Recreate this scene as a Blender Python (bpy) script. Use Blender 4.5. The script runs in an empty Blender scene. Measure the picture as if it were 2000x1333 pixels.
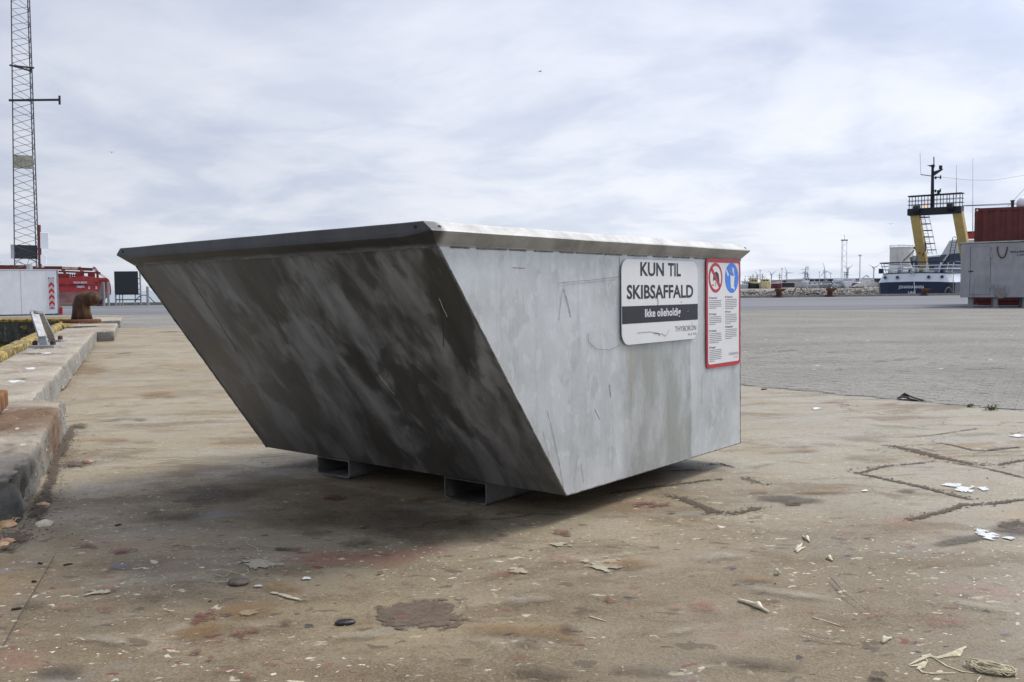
import bpy, bmesh, math, random
from mathutils import Vector, Matrix, noise as mnoise
random.seed(7)
R = math.radians
S = bpy.context.scene
C = S.collection
# ------------------------------------------------------------------ camera
CAM_H, FPX, PITCH, ROLL = 0.8, 1762.3, 0.0591, -0.0074
cp, sp, cr, sr = math.cos(PITCH), math.sin(PITCH), math.cos(ROLL), math.sin(ROLL)
FW = Vector((0, cp, -sp)); UP0 = Vector((0, sp, cp)); RT0 = Vector((1, 0, 0))
RT = cr * RT0 + sr * UP0; UPV = -sr * RT0 + cr * UP0
cam_d = bpy.data.cameras.new('camera'); cam = bpy.data.objects.new('camera', cam_d); C.objects.link(cam)
m = Matrix((RT, UPV, -FW)).transposed().to_4x4(); m.translation = (0, 0, CAM_H); cam.matrix_world = m
cam_d.sensor_width = 36; cam_d.lens = FPX / 2000 * 36; cam_d.clip_start = 0.05; cam_d.clip_end = 20000
S.camera = cam
# ------------------------------------------------------------------ light
SUN_EL, SUN_AZ = R(52), R(62)      # azimuth from +Y towards +X
sd = bpy.data.lights.new('sun', 'SUN'); so = bpy.data.objects.new('sun', sd); C.objects.link(so)
sd.energy = 2.3; sd.angle = R(17); sd.color = (1, .94, .85)
sdir = Vector((math.sin(SUN_AZ) * math.cos(SUN_EL), math.cos(SUN_AZ) * math.cos(SUN_EL), math.sin(SUN_EL)))
so.rotation_euler = (-sdir).to_track_quat('-Z', 'Y').to_euler()
S.view_settings.view_transform = 'Standard'; S.view_settings.look = 'None'
S.view_settings.gamma = 1; S.view_settings.exposure = 0.16; S.view_settings.use_curve_mapping = False


class NT:
    """tiny node helper"""
    def __init__(s, tree):
        s.t = tree; s.t.nodes.clear()
    def n(s, typ, props=None, **inp):
        nd = s.t.nodes.new(typ)
        for k, v in (props or {}).items(): setattr(nd, k, v)
        for k, v in inp.items():
            key = int(k[1:]) if k[0] == '_' else k.replace('_', ' ')
            s.set(nd.inputs[key], v)
        return nd
    def set(s, sock, v):
        if isinstance(v, bpy.types.NodeSocket): s.t.links.new(v, sock)
        elif isinstance(v, tuple) and sock.type == 'RGBA' and len(v) == 3: sock.default_value = v + (1,)
        else: sock.default_value = v
    def noise(s, vec, scale, detail=4, rough=.55, dist=0, col=False):
        nd = s.n('ShaderNodeTexNoise', None, Vector=vec, Scale=scale, Detail=detail, Roughness=rough, Distortion=dist)
        return nd.outputs['Color' if col else 'Fac']
    def vor(s, vec, scale, feature='F1', rnd=1.0):
        return s.n('ShaderNodeTexVoronoi', {'feature': feature}, Vector=vec, Scale=scale, Randomness=rnd)
    def math(s, op, a, b=0.0, c=0.0, clamp=False):
        nd = s.n('ShaderNodeMath', {'operation': op, 'use_clamp': clamp}, _0=a, _1=b, _2=c); return nd.outputs[0]
    def ss(s, v, a, b, lo=0.0, hi=1.0):
        nd = s.n('ShaderNodeMapRange', {'interpolation_type': 'SMOOTHSTEP'}, Value=v)
        nd.inputs[1].default_value = a; nd.inputs[2].default_value = b
        nd.inputs[3].default_value = lo; nd.inputs[4].default_value = hi; return nd.outputs[0]
    def mix(s, f, a, b, mode='MIX'):
        nd = s.n('ShaderNodeMix', {'data_type': 'RGBA', 'blend_type': mode}); nd.clamp_factor = True
        s.set(nd.inputs[0], f); s.set(nd.inputs[6], a); s.set(nd.inputs[7], b); return nd.outputs[2]
    def mapv(s, vec, scale=(1, 1, 1), rot=(0, 0, 0), loc=(0, 0, 0)):
        return s.n('ShaderNodeMapping', None, Vector=vec, Scale=scale, Rotation=rot, Location=loc).outputs[0]
    def vadd(s, a, b): return s.n('ShaderNodeVectorMath', {'operation': 'ADD'}, _0=a, _1=b).outputs[0]
    def vscale(s, a, k):
        nd = s.n('ShaderNodeVectorMath', {'operation': 'SCALE'}, _0=a); s.set(nd.inputs[3], k); return nd.outputs[0]
    def warp(s, vec, scale, amt, detail=3):
        nz = s.noise(vec, scale, detail, .6, 0, True)
        nz = s.n('ShaderNodeVectorMath', {'operation': 'SUBTRACT'}, _0=nz, _1=(.5, .5, .5)).outputs[0]
        return s.vadd(vec, s.vscale(nz, amt))
    def sep(s, vec): return s.n('ShaderNodeSeparateXYZ', None, Vector=vec).outputs
    def bump(s, h, strength=.3, dist=.01, normal=None):
        nd = s.n('ShaderNodeBump', None, Height=h, Strength=strength, Distance=dist)
        if normal is not None: s.set(nd.inputs['Normal'], normal)
        return nd.outputs[0]
    def out(s, color, rough=.7, metal=0.0, normal=None, alpha=None, spec=.5, **kw):
        b = s.n('ShaderNodeBsdfPrincipled', None, Base_Color=color, Roughness=rough, Metallic=metal)
        b.inputs['Specular IOR Level'].default_value = spec
        if normal is not None: s.set(b.inputs['Normal'], normal)
        if alpha is not None: s.set(b.inputs['Alpha'], alpha)
        for k, v in kw.items(): s.set(b.inputs[k.replace('_', ' ')], v)
        o = s.n('ShaderNodeOutputMaterial'); s.t.links.new(b.outputs[0], o.inputs[0]); return b


# ------------------------------------------------------------------ world
W = bpy.data.worlds.new('World'); S.world = W; W.use_nodes = True
t = NT(W.node_tree)
sky = t.n('ShaderNodeTexSky', {'sky_type': 'NISHITA'})
sky.sun_disc = False; sky.sun_elevation = SUN_EL; sky.sun_rotation = SUN_AZ; sky.air_density = 1.0; sky.dust_density = 1.6; sky.ozone_density = 1.0
tc = t.n('ShaderNodeTexCoord').outputs['Generated']
sx = t.sep(tc)
zc = t.math('MAXIMUM', sx[2], 0.0)
den = t.math('ADD', zc, 0.20)
px = t.math('DIVIDE', sx[0], den); py = t.math('DIVIDE', sx[1], den)
pv = t.n('ShaderNodeCombineXYZ', None, X=px, Y=py, Z=0.0).outputs[0]
pw = t.warp(t.mapv(pv, (1, 1, 1), (0, 0, R(20)), (3.1, 1.7, 0)), 0.9, 0.55)
n1 = t.noise(pw, 0.62, 5, .5); n2 = t.noise(pw, 2.2, 6, .55); n3 = t.noise(t.mapv(pw, (1, 1.5, 1)), 6.0, 5, .6)
cl = t.math('ADD', t.math('MULTIPLY', n1, .62), t.math('ADD', t.math('MULTIPLY', n2, .30), t.math('MULTIPLY', n3, .08)))
cloud = t.ss(cl, .33, .66)
# direction towards the veiled sun: clouds there carry more light
dt = t.n('ShaderNodeVectorMath', {'operation': 'DOT_PRODUCT'}, _0=tc, _1=tuple(sdir)).outputs['Value']
glow = t.math('ADD', t.ss(dt, -.1, .9, 0.0, .35), t.ss(dt, .62, 1.0, 0.0, 1.6))
low = t.ss(sx[2], 0.0, 0.42, 1.0, 0.0)
ccol = t.mix(cloud, (.40, .45, .60), (.72, .75, .84))
lowc = t.mix(t.ss(n2, .36, .62), (.63, .69, .81), (.84, .87, .93))
ccol = t.mix(t.math('MULTIPLY', low, .70), ccol, lowc)
gain = t.math('ADD', glow, .86)
ccol = t.mix(1.0, ccol, t.n('ShaderNodeCombineColor', None, Red=gain, Green=gain, Blue=gain).outputs[0], 'MULTIPLY')
ccol10 = t.vscale(ccol, 10.0)
fin = t.mix(.07, ccol10, sky.outputs[0])
bg = t.n('ShaderNodeBackground', None, Color=fin, Strength=0.1)
wo = t.n('ShaderNodeOutputWorld'); t.t.links.new(bg.outputs[0], wo.inputs[0])


# ------------------------------------------------------------------ ground height and picture-to-place helpers
def sstep(a, b, v):
    v = min(1, max(0, (v - a) / (b - a))); return v * v * (3 - 2 * v)
def zg(x, y):
    """slab falls about half a degree towards the basin (drainage), level farther out"""
    k = 1 - sstep(6, 20, math.hypot(x - .2, y - 3))
    return k * (.0072 * (x - .18) - .0083 * (y - 3.03))
def ray(px, py): return ((px - 1000) / FPX) * RT - ((py - 666.5) / FPX) * UPV + FW
def G(px, py, z=0.0, flat=False):
    d = ray(px, py); zz = z; p = None
    for _ in range(6):
        tt = (zz - CAM_H) / d.z; p = Vector((0, 0, CAM_H)) + d * tt
        if flat: break
        zz = z + zg(p.x, p.y)
    return p
def at(px, py, Y):
    d = ray(px, py); return Vector((0, 0, CAM_H)) + d * (Y / d.y)


# ------------------------------------------------------------------ mesh helpers
class MB:
    def __init__(s): s.v = []; s.f = []; s.m = []; s.w = []
    def add(s, vs, fs, mi=0, w=None):
        o = len(s.v); s.v += [Vector(p) for p in vs]; s.f += [tuple(i + o for i in f) for f in fs]; s.m += [mi] * len(fs)
        if w: s.w += w
        return s
    def box(s, c, d, rz=0, mi=0, M=None):
        x, y, z = d[0] / 2, d[1] / 2, d[2] / 2
        vs = [Vector((i * x, j * y, k * z)) for k in (-1, 1) for j in (-1, 1) for i in (-1, 1)]
        if M is None: M = Matrix.Rotation(rz, 3, 'Z')
        vs = [M @ p + Vector(c) for p in vs]
        return s.add(vs, [(0, 2, 3, 1), (4, 5, 7, 6), (0, 1, 5, 4), (2, 6, 7, 3), (0, 4, 6, 2), (1, 3, 7, 5)], mi)
    def b2(s, lo, hi, mi=0):
        return s.box([(a + b) / 2 for a, b in zip(lo, hi)], [abs(b - a) for a, b in zip(lo, hi)], 0, mi)
    def tube(s, pts, r, n=8, mi=0, closed=False, cap=True):
        pts = [Vector(p) for p in pts]; rr = r if isinstance(r, (list, tuple)) else [r] * len(pts)
        rings = []; up = None
        for i, p in enumerate(pts):
            a = pts[i - 1] if (i or closed) else p; b = pts[(i + 1) % len(pts)] if (i < len(pts) - 1 or closed) else p
            d = (b - a).normalized() if (b - a).length > 1e-9 else Vector((0, 0, 1))
            if up is None: up = Vector((0, 0, 1)) if abs(d.z) < .9 else Vector((1, 0, 0))
            x = d.cross(up)
            if x.length < 1e-4: x = d.cross(Vector((0, 1, 0)))
            x.normalize(); yv = x.cross(d).normalized(); up = yv
            rings.append([p + rr[i] * (math.cos(2 * math.pi * k / n) * x + math.sin(2 * math.pi * k / n) * yv) for k in range(n)])
        vs = [q for rg in rings for q in rg]; fs = []
        L = len(rings)
        for i in range(L if closed else L - 1):
            for k in range(n):
                a = i * n + k; b = i * n + (k + 1) % n; j = ((i + 1) % L) * n
                fs.append((a, b, j + (k + 1) % n, j + k))
        if cap and not closed: fs += [tuple(range(n))[::-1], tuple((L - 1) * n + k for k in range(n))]
        return s.add(vs, fs, mi)
    def bar(s, a, b, w, h, mi=0):
        a = Vector(a); b = Vector(b); d = b - a; L = d.length; d.normalize()
        up = Vector((0, 0, 1)) if abs(d.z) < .95 else Vector((0, 1, 0))
        x = d.cross(up).normalized(); z = x.cross(d)
        return s.box((a + b) / 2, (w, L, h), 0, mi, Matrix((x, d, z)).transposed())
    def prism(s, poly, lo, hi, axis='z', mi=0):
        """poly 2D outline extruded along axis between lo and hi"""
        n = len(poly)
        def P(u, v, w): return {'z': (u, v, w), 'y': (u, w, v), 'x': (w, u, v)}[axis]
        vs = [P(u, v, lo) for u, v in poly] + [P(u, v, hi) for u, v in poly]
        fs = [tuple(range(n))[::-1], tuple(range(n, 2 * n))] + [(i, (i + 1) % n, n + (i + 1) % n, n + i) for i in range(n)]
        return s.add(vs, fs, mi)
    def lathe(s, prof, n=16, c=(0, 0, 0), mi=0, M=None):
        vs = []; fs = []
        for r, z in prof:
            for k in range(n):
                p = Vector((r * math.cos(2 * math.pi * k / n), r * math.sin(2 * math.pi * k / n), z))
                if M is not None: p = M @ p
                vs.append(p + Vector(c))
        for i in range(len(prof) - 1):
            for k in range(n):
                fs.append((i * n + k, i * n + (k + 1) % n, (i + 1) * n + (k + 1) % n, (i + 1) * n + k))
        fs += [tuple(range(n))[::-1], tuple((len(prof) - 1) * n + k for k in range(n))]
        return s.add(vs, fs, mi)
    def build(s, name, mats, parent=None, smooth=False, bevel=0, loc=None):
        me = bpy.data.meshes.new(name); me.from_pydata([tuple(p) for p in s.v], [], s.f)
        bm = bmesh.new(); bm.from_mesh(me); bmesh.ops.recalc_face_normals(bm, faces=bm.faces); bm.to_mesh(me); bm.free()
        for mm in (mats if isinstance(mats, (list, tuple)) else [mats]): me.materials.append(mm)
        for p, i in zip(me.polygons, s.m): p.material_index = i; p.use_smooth = smooth
        if s.w:
            at_ = me.attributes.new('w', 'FLOAT', 'POINT'); at_.data.foreach_set('value', s.w)
        o = bpy.data.objects.new(name, me); C.objects.link(o)
        if parent is not None: o.parent = parent
        if loc is not None: o.location = loc
        if bevel:
            b = o.modifiers.new('bevel', 'BEVEL'); b.width = bevel; b.segments = 2; b.limit_method = 'ANGLE'; b.harden_normals = False
        return o

def tag(o, label=None, cat=None, group=None, kind=None):
    for k, v in (('label', label), ('category', cat), ('group', group), ('kind', kind)):
        if v: o[k] = v
    return o
def empty(name, loc, label, cat, group=None, rz=0, M=None):
    o = bpy.data.objects.new(name, None); C.objects.link(o); o.empty_display_size = .1
    if M is not None: o.matrix_world = M
    else: o.location = loc; o.rotation_euler = (0, 0, rz)
    return tag(o, label, cat, group)
def kids(o): return [c for c in bpy.data.objects if c.parent == o]
def copy_tree(o, parent=None):
    ch = kids(o); c = o.copy(); C.objects.link(c)
    if parent is not None: c.parent = parent
    for k in ch: copy_tree(k, c)
    return c
def text(name, body, size, mat, parent, M, align='CENTER', weight=0.0, sx_=1.0, extrude=.0, space=1.0):
    cu = bpy.data.curves.new(name, 'FONT'); cu.body = body; cu.size = size; cu.align_x = align
    cu.offset = weight; cu.extrude = extrude; cu.space_character = space; cu.resolution_u = 3
    tmp = bpy.data.objects.new(name + '_tmp', cu); C.objects.link(tmp)
    bpy.context.view_layer.update()
    me = bpy.data.meshes.new_from_object(tmp.evaluated_get(bpy.context.evaluated_depsgraph_get()))
    bpy.data.objects.remove(tmp); bpy.data.curves.remove(cu)
    for v in me.vertices: v.co.x *= sx_
    me.materials.clear(); me.materials.append(mat); me.name = name
    o = bpy.data.objects.new(name, me); C.objects.link(o)
    if parent is not None: o.parent = parent
    o.matrix_local = M
    return o
def frame(o, x, y): # matrix with columns x,y,x*y at origin o
    x = Vector(x).normalized(); y = Vector(y).normalized(); z = x.cross(y)
    mm = Matrix((x, y, z)).transposed().to_4x4(); mm.translation = o; return mm


# ------------------------------------------------------------------ materials
def M_(name):
    mt = bpy.data.materials.new(name); mt.use_nodes = True; return mt, NT(mt.node_tree)
def simple(name, c, rough=.6, metal=0.0, var=.25, scale=8, bump=.15, rust=0.0, rustc=(.16, .06, .025), spec=.4, dirt=None):
    mt, t = M_(name); v = t.n('ShaderNodeTexCoord').outputs['Object']
    nz = t.noise(v, scale, 6, .6); f = t.ss(nz, .3, .7)
    c1 = tuple(a * (1 - var) for a in c); c2 = tuple(min(1, a * (1 + var * .6)) for a in c)
    col = t.mix(f, c1, c2)
    if dirt:
        col = t.mix(t.ss(t.noise(t.mapv(v, (3, 3, .5)), scale * .6, 5, .65), .5, .72), col, dirt)
    if rust:
        rn = t.noise(v, scale * .7, 8, .68); rm = t.ss(rn, .72 - rust * .4, .78 - rust * .4)
        col = t.mix(rm, col, t.mix(t.noise(v, scale * 5, 4), tuple(a * .5 for a in rustc), tuple(a * 1.7 for a in rustc)))
    nb = t.bump(t.noise(v, scale * 6, 5, .6), bump, .01)
    t.out(col, rough, metal, nb, spec=spec); return mt

def flat(name, c, rough=.5, var=.06):
    return simple(name, c, rough, 0, var, 30, .03)

# galvanised side of the skip
mt, t = M_('galvanised_side'); GALV = mt
v = t.n('ShaderNodeTexCoord').outputs['Object']; xs = t.sep(v)
vw = t.warp(t.mapv(v, (1, 1, .72)), 11, .055, 4)
sp1 = t.vor(vw, 13); spn = t.vor(t.warp(v, 25, .02), 34)
base = t.mix(t.ss(t.noise(v, 5, 5, .6), .3, .7), (.45, .472, .472), (.575, .598, .605))
c1 = t.sep(t.n('ShaderNodeVectorMath', {'operation': 'MULTIPLY'}, _0=sp1.outputs['Color'], _1=(1, 1, 1)).outputs[0])
spot = t.math('MULTIPLY', t.ss(c1[0], .70, .78), t.ss(sp1.outputs['Distance'], .52, .42))
spot = t.math('MULTIPLY', spot, t.ss(t.noise(v, 3.5, 3), .38, .62))
patn = t.noise(t.warp(t.mapv(v, (1, 1, .62)), 22, .05, 3), 24, 3, .45)
spot = t.math('MAXIMUM', spot, t.ss(patn, .585, .61))
patd = t.ss(t.noise(t.warp(t.mapv(v, (1, 1, .55), (0, 0, 0), (4, 4, 4)), 14, .07, 3), 9, 4, .5), .57, .62)
base = t.mix(t.math('MULTIPLY', patd, .28), base, (.285, .30, .285))
base = t.mix(t.math('MULTIPLY', spot, .45), base, (.63, .655, .655))
base = t.mix(t.math('MULTIPLY', t.ss(t.sep(spn.outputs['Color'])[1], .45, .9), .13), base, (.56, .60, .64))
olv = t.noise(t.warp(t.mapv(v, (1, 2.6, .9)), 5, .12, 3), 2.6, 7, .68)
inband = t.math('MULTIPLY', t.ss(xs[1], .30, .42), t.ss(t.math('ADD', xs[1], t.math('MULTIPLY', t.noise(v, 7, 3), .08)), .92, .90))
inband = t.math('MULTIPLY', inband, t.ss(xs[2], .68, .5))
vstre = t.noise(t.mapv(v, (1, 26, 1.3)), 1.6, 5, .6)
olm = t.math('ADD', t.math('MULTIPLY', t.ss(olv, .34, .58), t.math('ADD', t.math('MULTIPLY', inband, .60), .20)), t.math('MULTIPLY', inband, .42))
base = t.mix(t.math('MULTIPLY', olm, .62), base, (.255, .265, .235))
base = t.mix(t.math('MULTIPLY', t.ss(vstre, .52, .68), .15), base, (.24, .245, .22))
base = t.mix(t.math('MULTIPLY', t.ss(vstre, .46, .3), .10), base, (.52, .55, .56))
# rust runs below the sign
rs = t.noise(t.mapv(v, (1, 60, 1.1), (0, 0, 0), (0, 2, 0)), 1.2, 4, .6)
rb = t.math('MULTIPLY', t.ss(xs[1], .33, .37), t.math('MULTIPLY', t.ss(xs[1], .56, .42), t.math('MULTIPLY', t.ss(xs[2], .10, .56), t.ss(xs[2], .60, .58))))
base = t.mix(t.math('MULTIPLY', t.math('MULTIPLY', t.ss(rs, .52, .62), rb), .42), base, (.28, .21, .10))
base = t.mix(t.math('MULTIPLY', t.ss(t.noise(v, 90, 2, .5), .74, .80), .8), base, (.75, .77, .78))
base = t.mix(t.math('MULTIPLY', t.ss(t.noise(t.mapv(v, (1, 1, 1), (0, 0, 0), (5, 5, 5)), 70, 2, .5), .77, .81), .8), base, (.08, .075, .07))
edge = t.ss(t.math('ADD', xs[2], t.math('MULTIPLY', t.noise(v, 20, 4), .02)), .105, .098)
base = t.mix(t.math('MULTIPLY', edge, .8), base, (.10, .065, .045))
nb = t.bump(t.math('ADD', t.noise(v, 60, 5, .65), t.math('MULTIPLY', t.noise(v, 3, 2), 3)), .16, .004)
t.out(base, t.ss(t.noise(v, 9, 4), .3, .7, .40, .62), .22, nb, spec=.5)

# oily sloping front
mt, t = M_('oily_front'); OILY = mt
v = t.n('ShaderNodeTexCoord').outputs['Object']; xs = t.sep(v)
vs_ = t.warp(t.mapv(v, (1, .55, .55), (0, 0, 0)), 3.0, .30, 4)
vst = t.warp(t.mapv(v, (1, .36, .36), (0, R(10), 0)), 4, .12, 3)
big = t.noise(vs_, 4.6, 6, .52); st = t.noise(t.warp(vst, 3, .12), 9, 6, .62); fine = t.noise(vst, 34, 5, .65)
base = t.mix(t.ss(st, .32, .68), (.115, .114, .108), (.30, .30, .295))
base = t.mix(t.math('MULTIPLY', t.ss(big, .46, .57), .82), base, (.046, .043, .038))
base = t.mix(t.math('MULTIPLY', t.ss(t.noise(t.mapv(vst, (1, 1, 1), (0, 0, 0), (3, 3, 3)), 7, 5, .6), .52, .66), .7), base, (.048, .044, .040))
base = t.mix(t.math('MULTIPLY', t.ss(t.math('ADD', xs[0], t.math('MULTIPLY', t.noise(v, 3, 4), .6)), -.5, -1.3), .35), base, (.25, .25, .245))
sil = t.math('MULTIPLY', t.ss(fine, .56, .74), t.ss(t.noise(v, 4, 3), .45, .62))
base = t.mix(t.math('MULTIPLY', sil, .4), base, (.36, .37, .40))
base = t.mix(t.math('MULTIPLY', t.ss(t.noise(vst, 16, 6, .7), .66, .74), .4), base, (.13, .075, .045))
base = t.mix(t.math('MULTIPLY', t.ss(t.noise(v, 2.5, 3), .5, .7), .18), base, (.13, .125, .095))
base = t.mix(t.ss(t.noise(v, 75, 2, .5), .765, .80), base, (.012, .01, .01))
low_ = t.ss(xs[2], .40, .10)
base = t.mix(t.math('MULTIPLY', low_, .45), base, (.045, .038, .032))
nb = t.bump(t.math('ADD', t.noise(vst, 50, 5, .65), t.math('MULTIPLY', t.noise(v, 5, 3), 2)), .2, .004)
t.out(base, t.ss(big, .45, .6, .55, .40), .1, nb, spec=.5)

# rim steel
mt, t = M_('rim_steel'); RIM = mt
v = t.n('ShaderNodeTexCoord').outputs['Object']; xs = t.sep(v)
stv = t.mapv(v, (.5, .5, .5), (0, R(35), R(20)))
base = t.mix(t.ss(t.noise(v, 7, 6, .6), .35, .65), (.275, .275, .262), (.40, .40, .388))
base = t.mix(t.math('MULTIPLY', t.ss(t.noise(t.mapv(v, (1, 6, 2), (R(30), 0, 0)), 6, 5, .65), .5, .7), .18), base, (.60, .60, .58))
base = t.mix(t.math('MULTIPLY', t.ss(t.noise(v, 3.2, 7, .7), .60, .66), .30), base, (.19, .155, .11))
base = t.mix(t.math('MULTIPLY', t.ss(t.noise(t.mapv(v, (1, 1, 1), (0, 0, 0), (9, 1, 2)), 4.5, 6, .7), .56, .68), .35), base, (.13, .125, .12))
# front rim darkened all over: grime, and underside shade put into the colour
fr = t.ss(t.math('ADD', xs[1], t.math('MULTIPLY', t.noise(v, 12, 4), .03)), -.575, -.61)
base = t.mix(t.math('MULTIPLY', fr, t.ss(t.noise(t.mapv(v, (6, 1, 1)), 1.5, 5, .7), .2, .75, .97, .86)), base, (.040, .038, .040))
nb = t.bump(t.noise(v, 45, 6, .65), .22, .004)
t.out(base, .5, .25, nb)

# concrete slab
mt, t = M_('slab_concrete'); SLAB = mt
v = t.n('ShaderNodeTexCoord').outputs['Object']; xs = t.sep(v)
w1 = t.warp(v, 1.3, .5, 3); w2 = t.warp(v, 7, .09, 3)
def off(vec, a, b, sc=(1, 1, 1), rz=0): return t.mapv(vec, sc, (0, 0, rz), (a, b, 0))
def lay(base, f, k, c): return t.mix(t.math('MULTIPLY', f, k), base, c)
base = t.mix(t.ss(t.noise(w1, .55, 6, .6), .35, .65), (.262, .213, .142), (.325, .282, .208))
base = lay(base, t.ss(t.math('ADD', xs[0], t.math('MULTIPLY', t.noise(v, .7, 3), 1.2)), .9, 2.2), .75, (.315, .305, .272))
base = lay(base, t.ss(t.noise(off(w1, 7, 3), 1.1, 7, .62), .48, .62), .6, (.330, .305, .250))
base = lay(base, t.ss(t.noise(off(w1, 1, 9, (.6, 1.7, 1), R(12)), 1.7, 8, .68), .49, .60), t.ss(xs[1], 4.5, 9, .72, .35), (.138, .098, .058))
base = lay(base, t.ss(t.noise(off(w2, 4, 4), 3.2, 8, .7), .53, .68), .60, (.42, .375, .300))
base = lay(base, t.ss(t.noise(off(w1, 14, 2), .9, 6, .62), .56, .70), .55, (.30, .195, .088))
base = lay(base, t.ss(t.noise(off(w2, 2, 14, (.8, 1.6, 1)), 5.5, 8, .72), .56, .66), .60, (.125, .098, .074))
base = lay(base, t.ss(t.noise(off(w2, 12, 4, (.5, 2.2, 1), R(20)), 9, 7, .72), .57, .68), t.ss(xs[1], 4.5, 9, .55, .2), (.44, .405, .34))
# the strip in front of the skip has years of grime and paint spatter on it
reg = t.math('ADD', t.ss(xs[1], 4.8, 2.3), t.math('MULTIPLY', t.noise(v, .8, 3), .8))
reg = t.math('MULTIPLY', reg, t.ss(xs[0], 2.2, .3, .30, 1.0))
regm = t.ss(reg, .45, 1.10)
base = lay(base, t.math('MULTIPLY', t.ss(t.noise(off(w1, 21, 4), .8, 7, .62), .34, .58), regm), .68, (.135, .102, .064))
# grain
base = lay(base, t.ss(t.noise(v, 190, 2, .7), .42, .64), .28, (.44, .395, .31))
base = lay(base, t.ss(t.noise(v, 85, 4, .75), .50, .66), .50, (.105, .080, .056))
pn = t.ss(t.noise(v, 1.5, 4, .65), .40, .60)
pn2 = t.math('MULTIPLY', regm, t.math('ADD', t.math('MULTIPLY', pn, .85), .15))
def fleck(a, b, scale, thr, detail=3, st=(.75, 1.2, 1), rz=-14, sft=.008):
    return t.ss(t.noise(off(w2, a, b, st, R(rz)), scale, detail, .5), thr - sft, thr + sft)
base = lay(base, t.math('MULTIPLY', fleck(31, 2, 2.4, .66, 8, sft=.06), regm), .50, (.30, .125, .105))
base = lay(base, t.math('MULTIPLY', fleck(3, 22, 3.1, .67, 8, sft=.05), regm), .50, (.22, .235, .27))
base = lay(base, t.math('MULTIPLY', fleck(5, 3, 13, .655, 4, sft=.02), regm), .62, (.088, .068, .052))
base = lay(base, t.math('MULTIPLY', fleck(11, 31, 17, .675, 4), pn2), .75, (.155, .040, .034))
base = lay(base, t.math('MULTIPLY', fleck(41, 7, 11, .70, 4, sft=.02), pn2), .55, (.26, .08, .07))
base = lay(base, t.math('MULTIPLY', fleck(17, 51, 21, .70, 3), regm), .8, (.040, .046, .062))
base = lay(base, t.math('MULTIPLY', fleck(7, 61, 15, .705, 5), pn2), .85, (.56, .51, .37))
base = lay(base, t.math('MULTIPLY', fleck(71, 5, 32, .680, 3), t.math('ADD', t.math('MULTIPLY', pn2, .8), .0)), 1.0, (.70, .66, .54))
base = lay(base, t.math('MULTIPLY', fleck(4, 9, 58, .700, 2), t.ss(t.noise(off(v, 3, 3), 1.3, 4), .42, .58)), .95, (.74, .72, .66))
base = lay(base, fleck(8, 19, 48, .745, 2), .9, (.030, .025, .021))
vo = t.vor(off(w2, 3, 3), 7); cc = t.sep(vo.outputs['Color'])
base = lay(base, t.math('MULTIPLY', t.ss(cc[0], .90, .92), t.ss(t.math('SUBTRACT', t.math('MULTIPLY', cc[1], .10), vo.outputs['Distance']), 0, .02)), 1.0, (.018, .015, .013))
# dragged scratches
scn = t.noise(off(v, 2, 2, (.7, 26, 1), R(28)), 2.1, 3, .5)
base = lay(base, t.math('MULTIPLY', t.ss(scn, .715, .73), t.ss(t.noise(off(v, 9, 1), 1.3, 3), .50, .60)), .45, (.50, .46, .39))
# hairline cracks
ck = t.vor(t.warp(v, 2.2, .5, 4), .55, 'DISTANCE_TO_EDGE').outputs['Distance']
ckm = t.math('MULTIPLY', t.ss(ck, .0042, .0012), t.ss(t.noise(v, .6, 2), .50, .58))
base = lay(base, ckm, .75, (.06, .047, .037))
base = t.mix(1.0, base, (.90, .868, .790), 'MULTIPLY')
nb = t.bump(t.noise(v, 95, 5, .75), .42, .006, t.bump(t.noise(v, 9, 4, .6), .25, .02))
rough = t.ss(t.noise(v, 1.8, 4, .6), .38, .62, .48, .80)
t.out(base, rough, 0, nb, spec=.25)

# curb concrete
mt, t = M_('curb_concrete'); CURB = mt
v = t.n('ShaderNodeTexCoord').outputs['Object']; xs = t.sep(v)
w2 = t.warp(v, 6, .1, 4)
base = t.mix(t.ss(t.noise(w2, 1.4, 7, .62), .35, .65), (.25, .205, .152), (.38, .335, .265))
base = t.mix(t.math('MULTIPLY', t.ss(t.noise(w2, 9, 7, .7), .52, .68), .5), base, (.44, .42, .38))
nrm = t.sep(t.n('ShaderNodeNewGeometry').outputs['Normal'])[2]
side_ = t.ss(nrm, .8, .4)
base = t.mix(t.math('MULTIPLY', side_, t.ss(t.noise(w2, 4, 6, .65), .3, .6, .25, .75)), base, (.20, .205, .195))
rmk = t.n('ShaderNodeVectorMath', {'operation': 'DISTANCE'}, _0=w2, _1=(-2.62, 4.45, .2)).outputs['Value']
rmk = t.math('ADD', rmk, t.math('MULTIPLY', t.noise(v, 2.5, 6, .65), .9))
base = t.mix(t.math('MULTIPLY', t.ss(rmk, 1.18, .75), .85), base, (.135, .072, .032))
fr_ = t.ss(t.math('ADD', xs[1], t.math('MULTIPLY', t.noise(v, 8, 4), .16)), 3.42, 3.22)
base = t.mix(t.math('MULTIPLY', fr_, t.ss(t.noise(v, 14, 5, .7), .3, .7, .9, .45)), base, (.075, .078, .075))  # near end face darkened: its shade is put into the colour
wd = t.vor(t.warp(v, 20, .02), 26); wc = t.sep(wd.outputs['Color'])
base = t.mix(t.math('MULTIPLY', t.math('MULTIPLY', t.ss(wc[0], .86, .9), t.ss(t.math('SUBTRACT', t.math('MULTIPLY', wc[1], .35), wd.outputs['Distance']), 0, .04)), .8), base, (.60, .59, .56))
base = t.mix(t.math('MULTIPLY', t.ss(t.noise(v, 90, 4, .75), .52, .72), .4), base, (.10, .09, .08))
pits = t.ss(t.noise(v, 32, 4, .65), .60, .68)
base = t.mix(t.math('MULTIPLY', t.math('MULTIPLY', pits, side_), .6), base, (.06, .055, .05))
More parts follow.
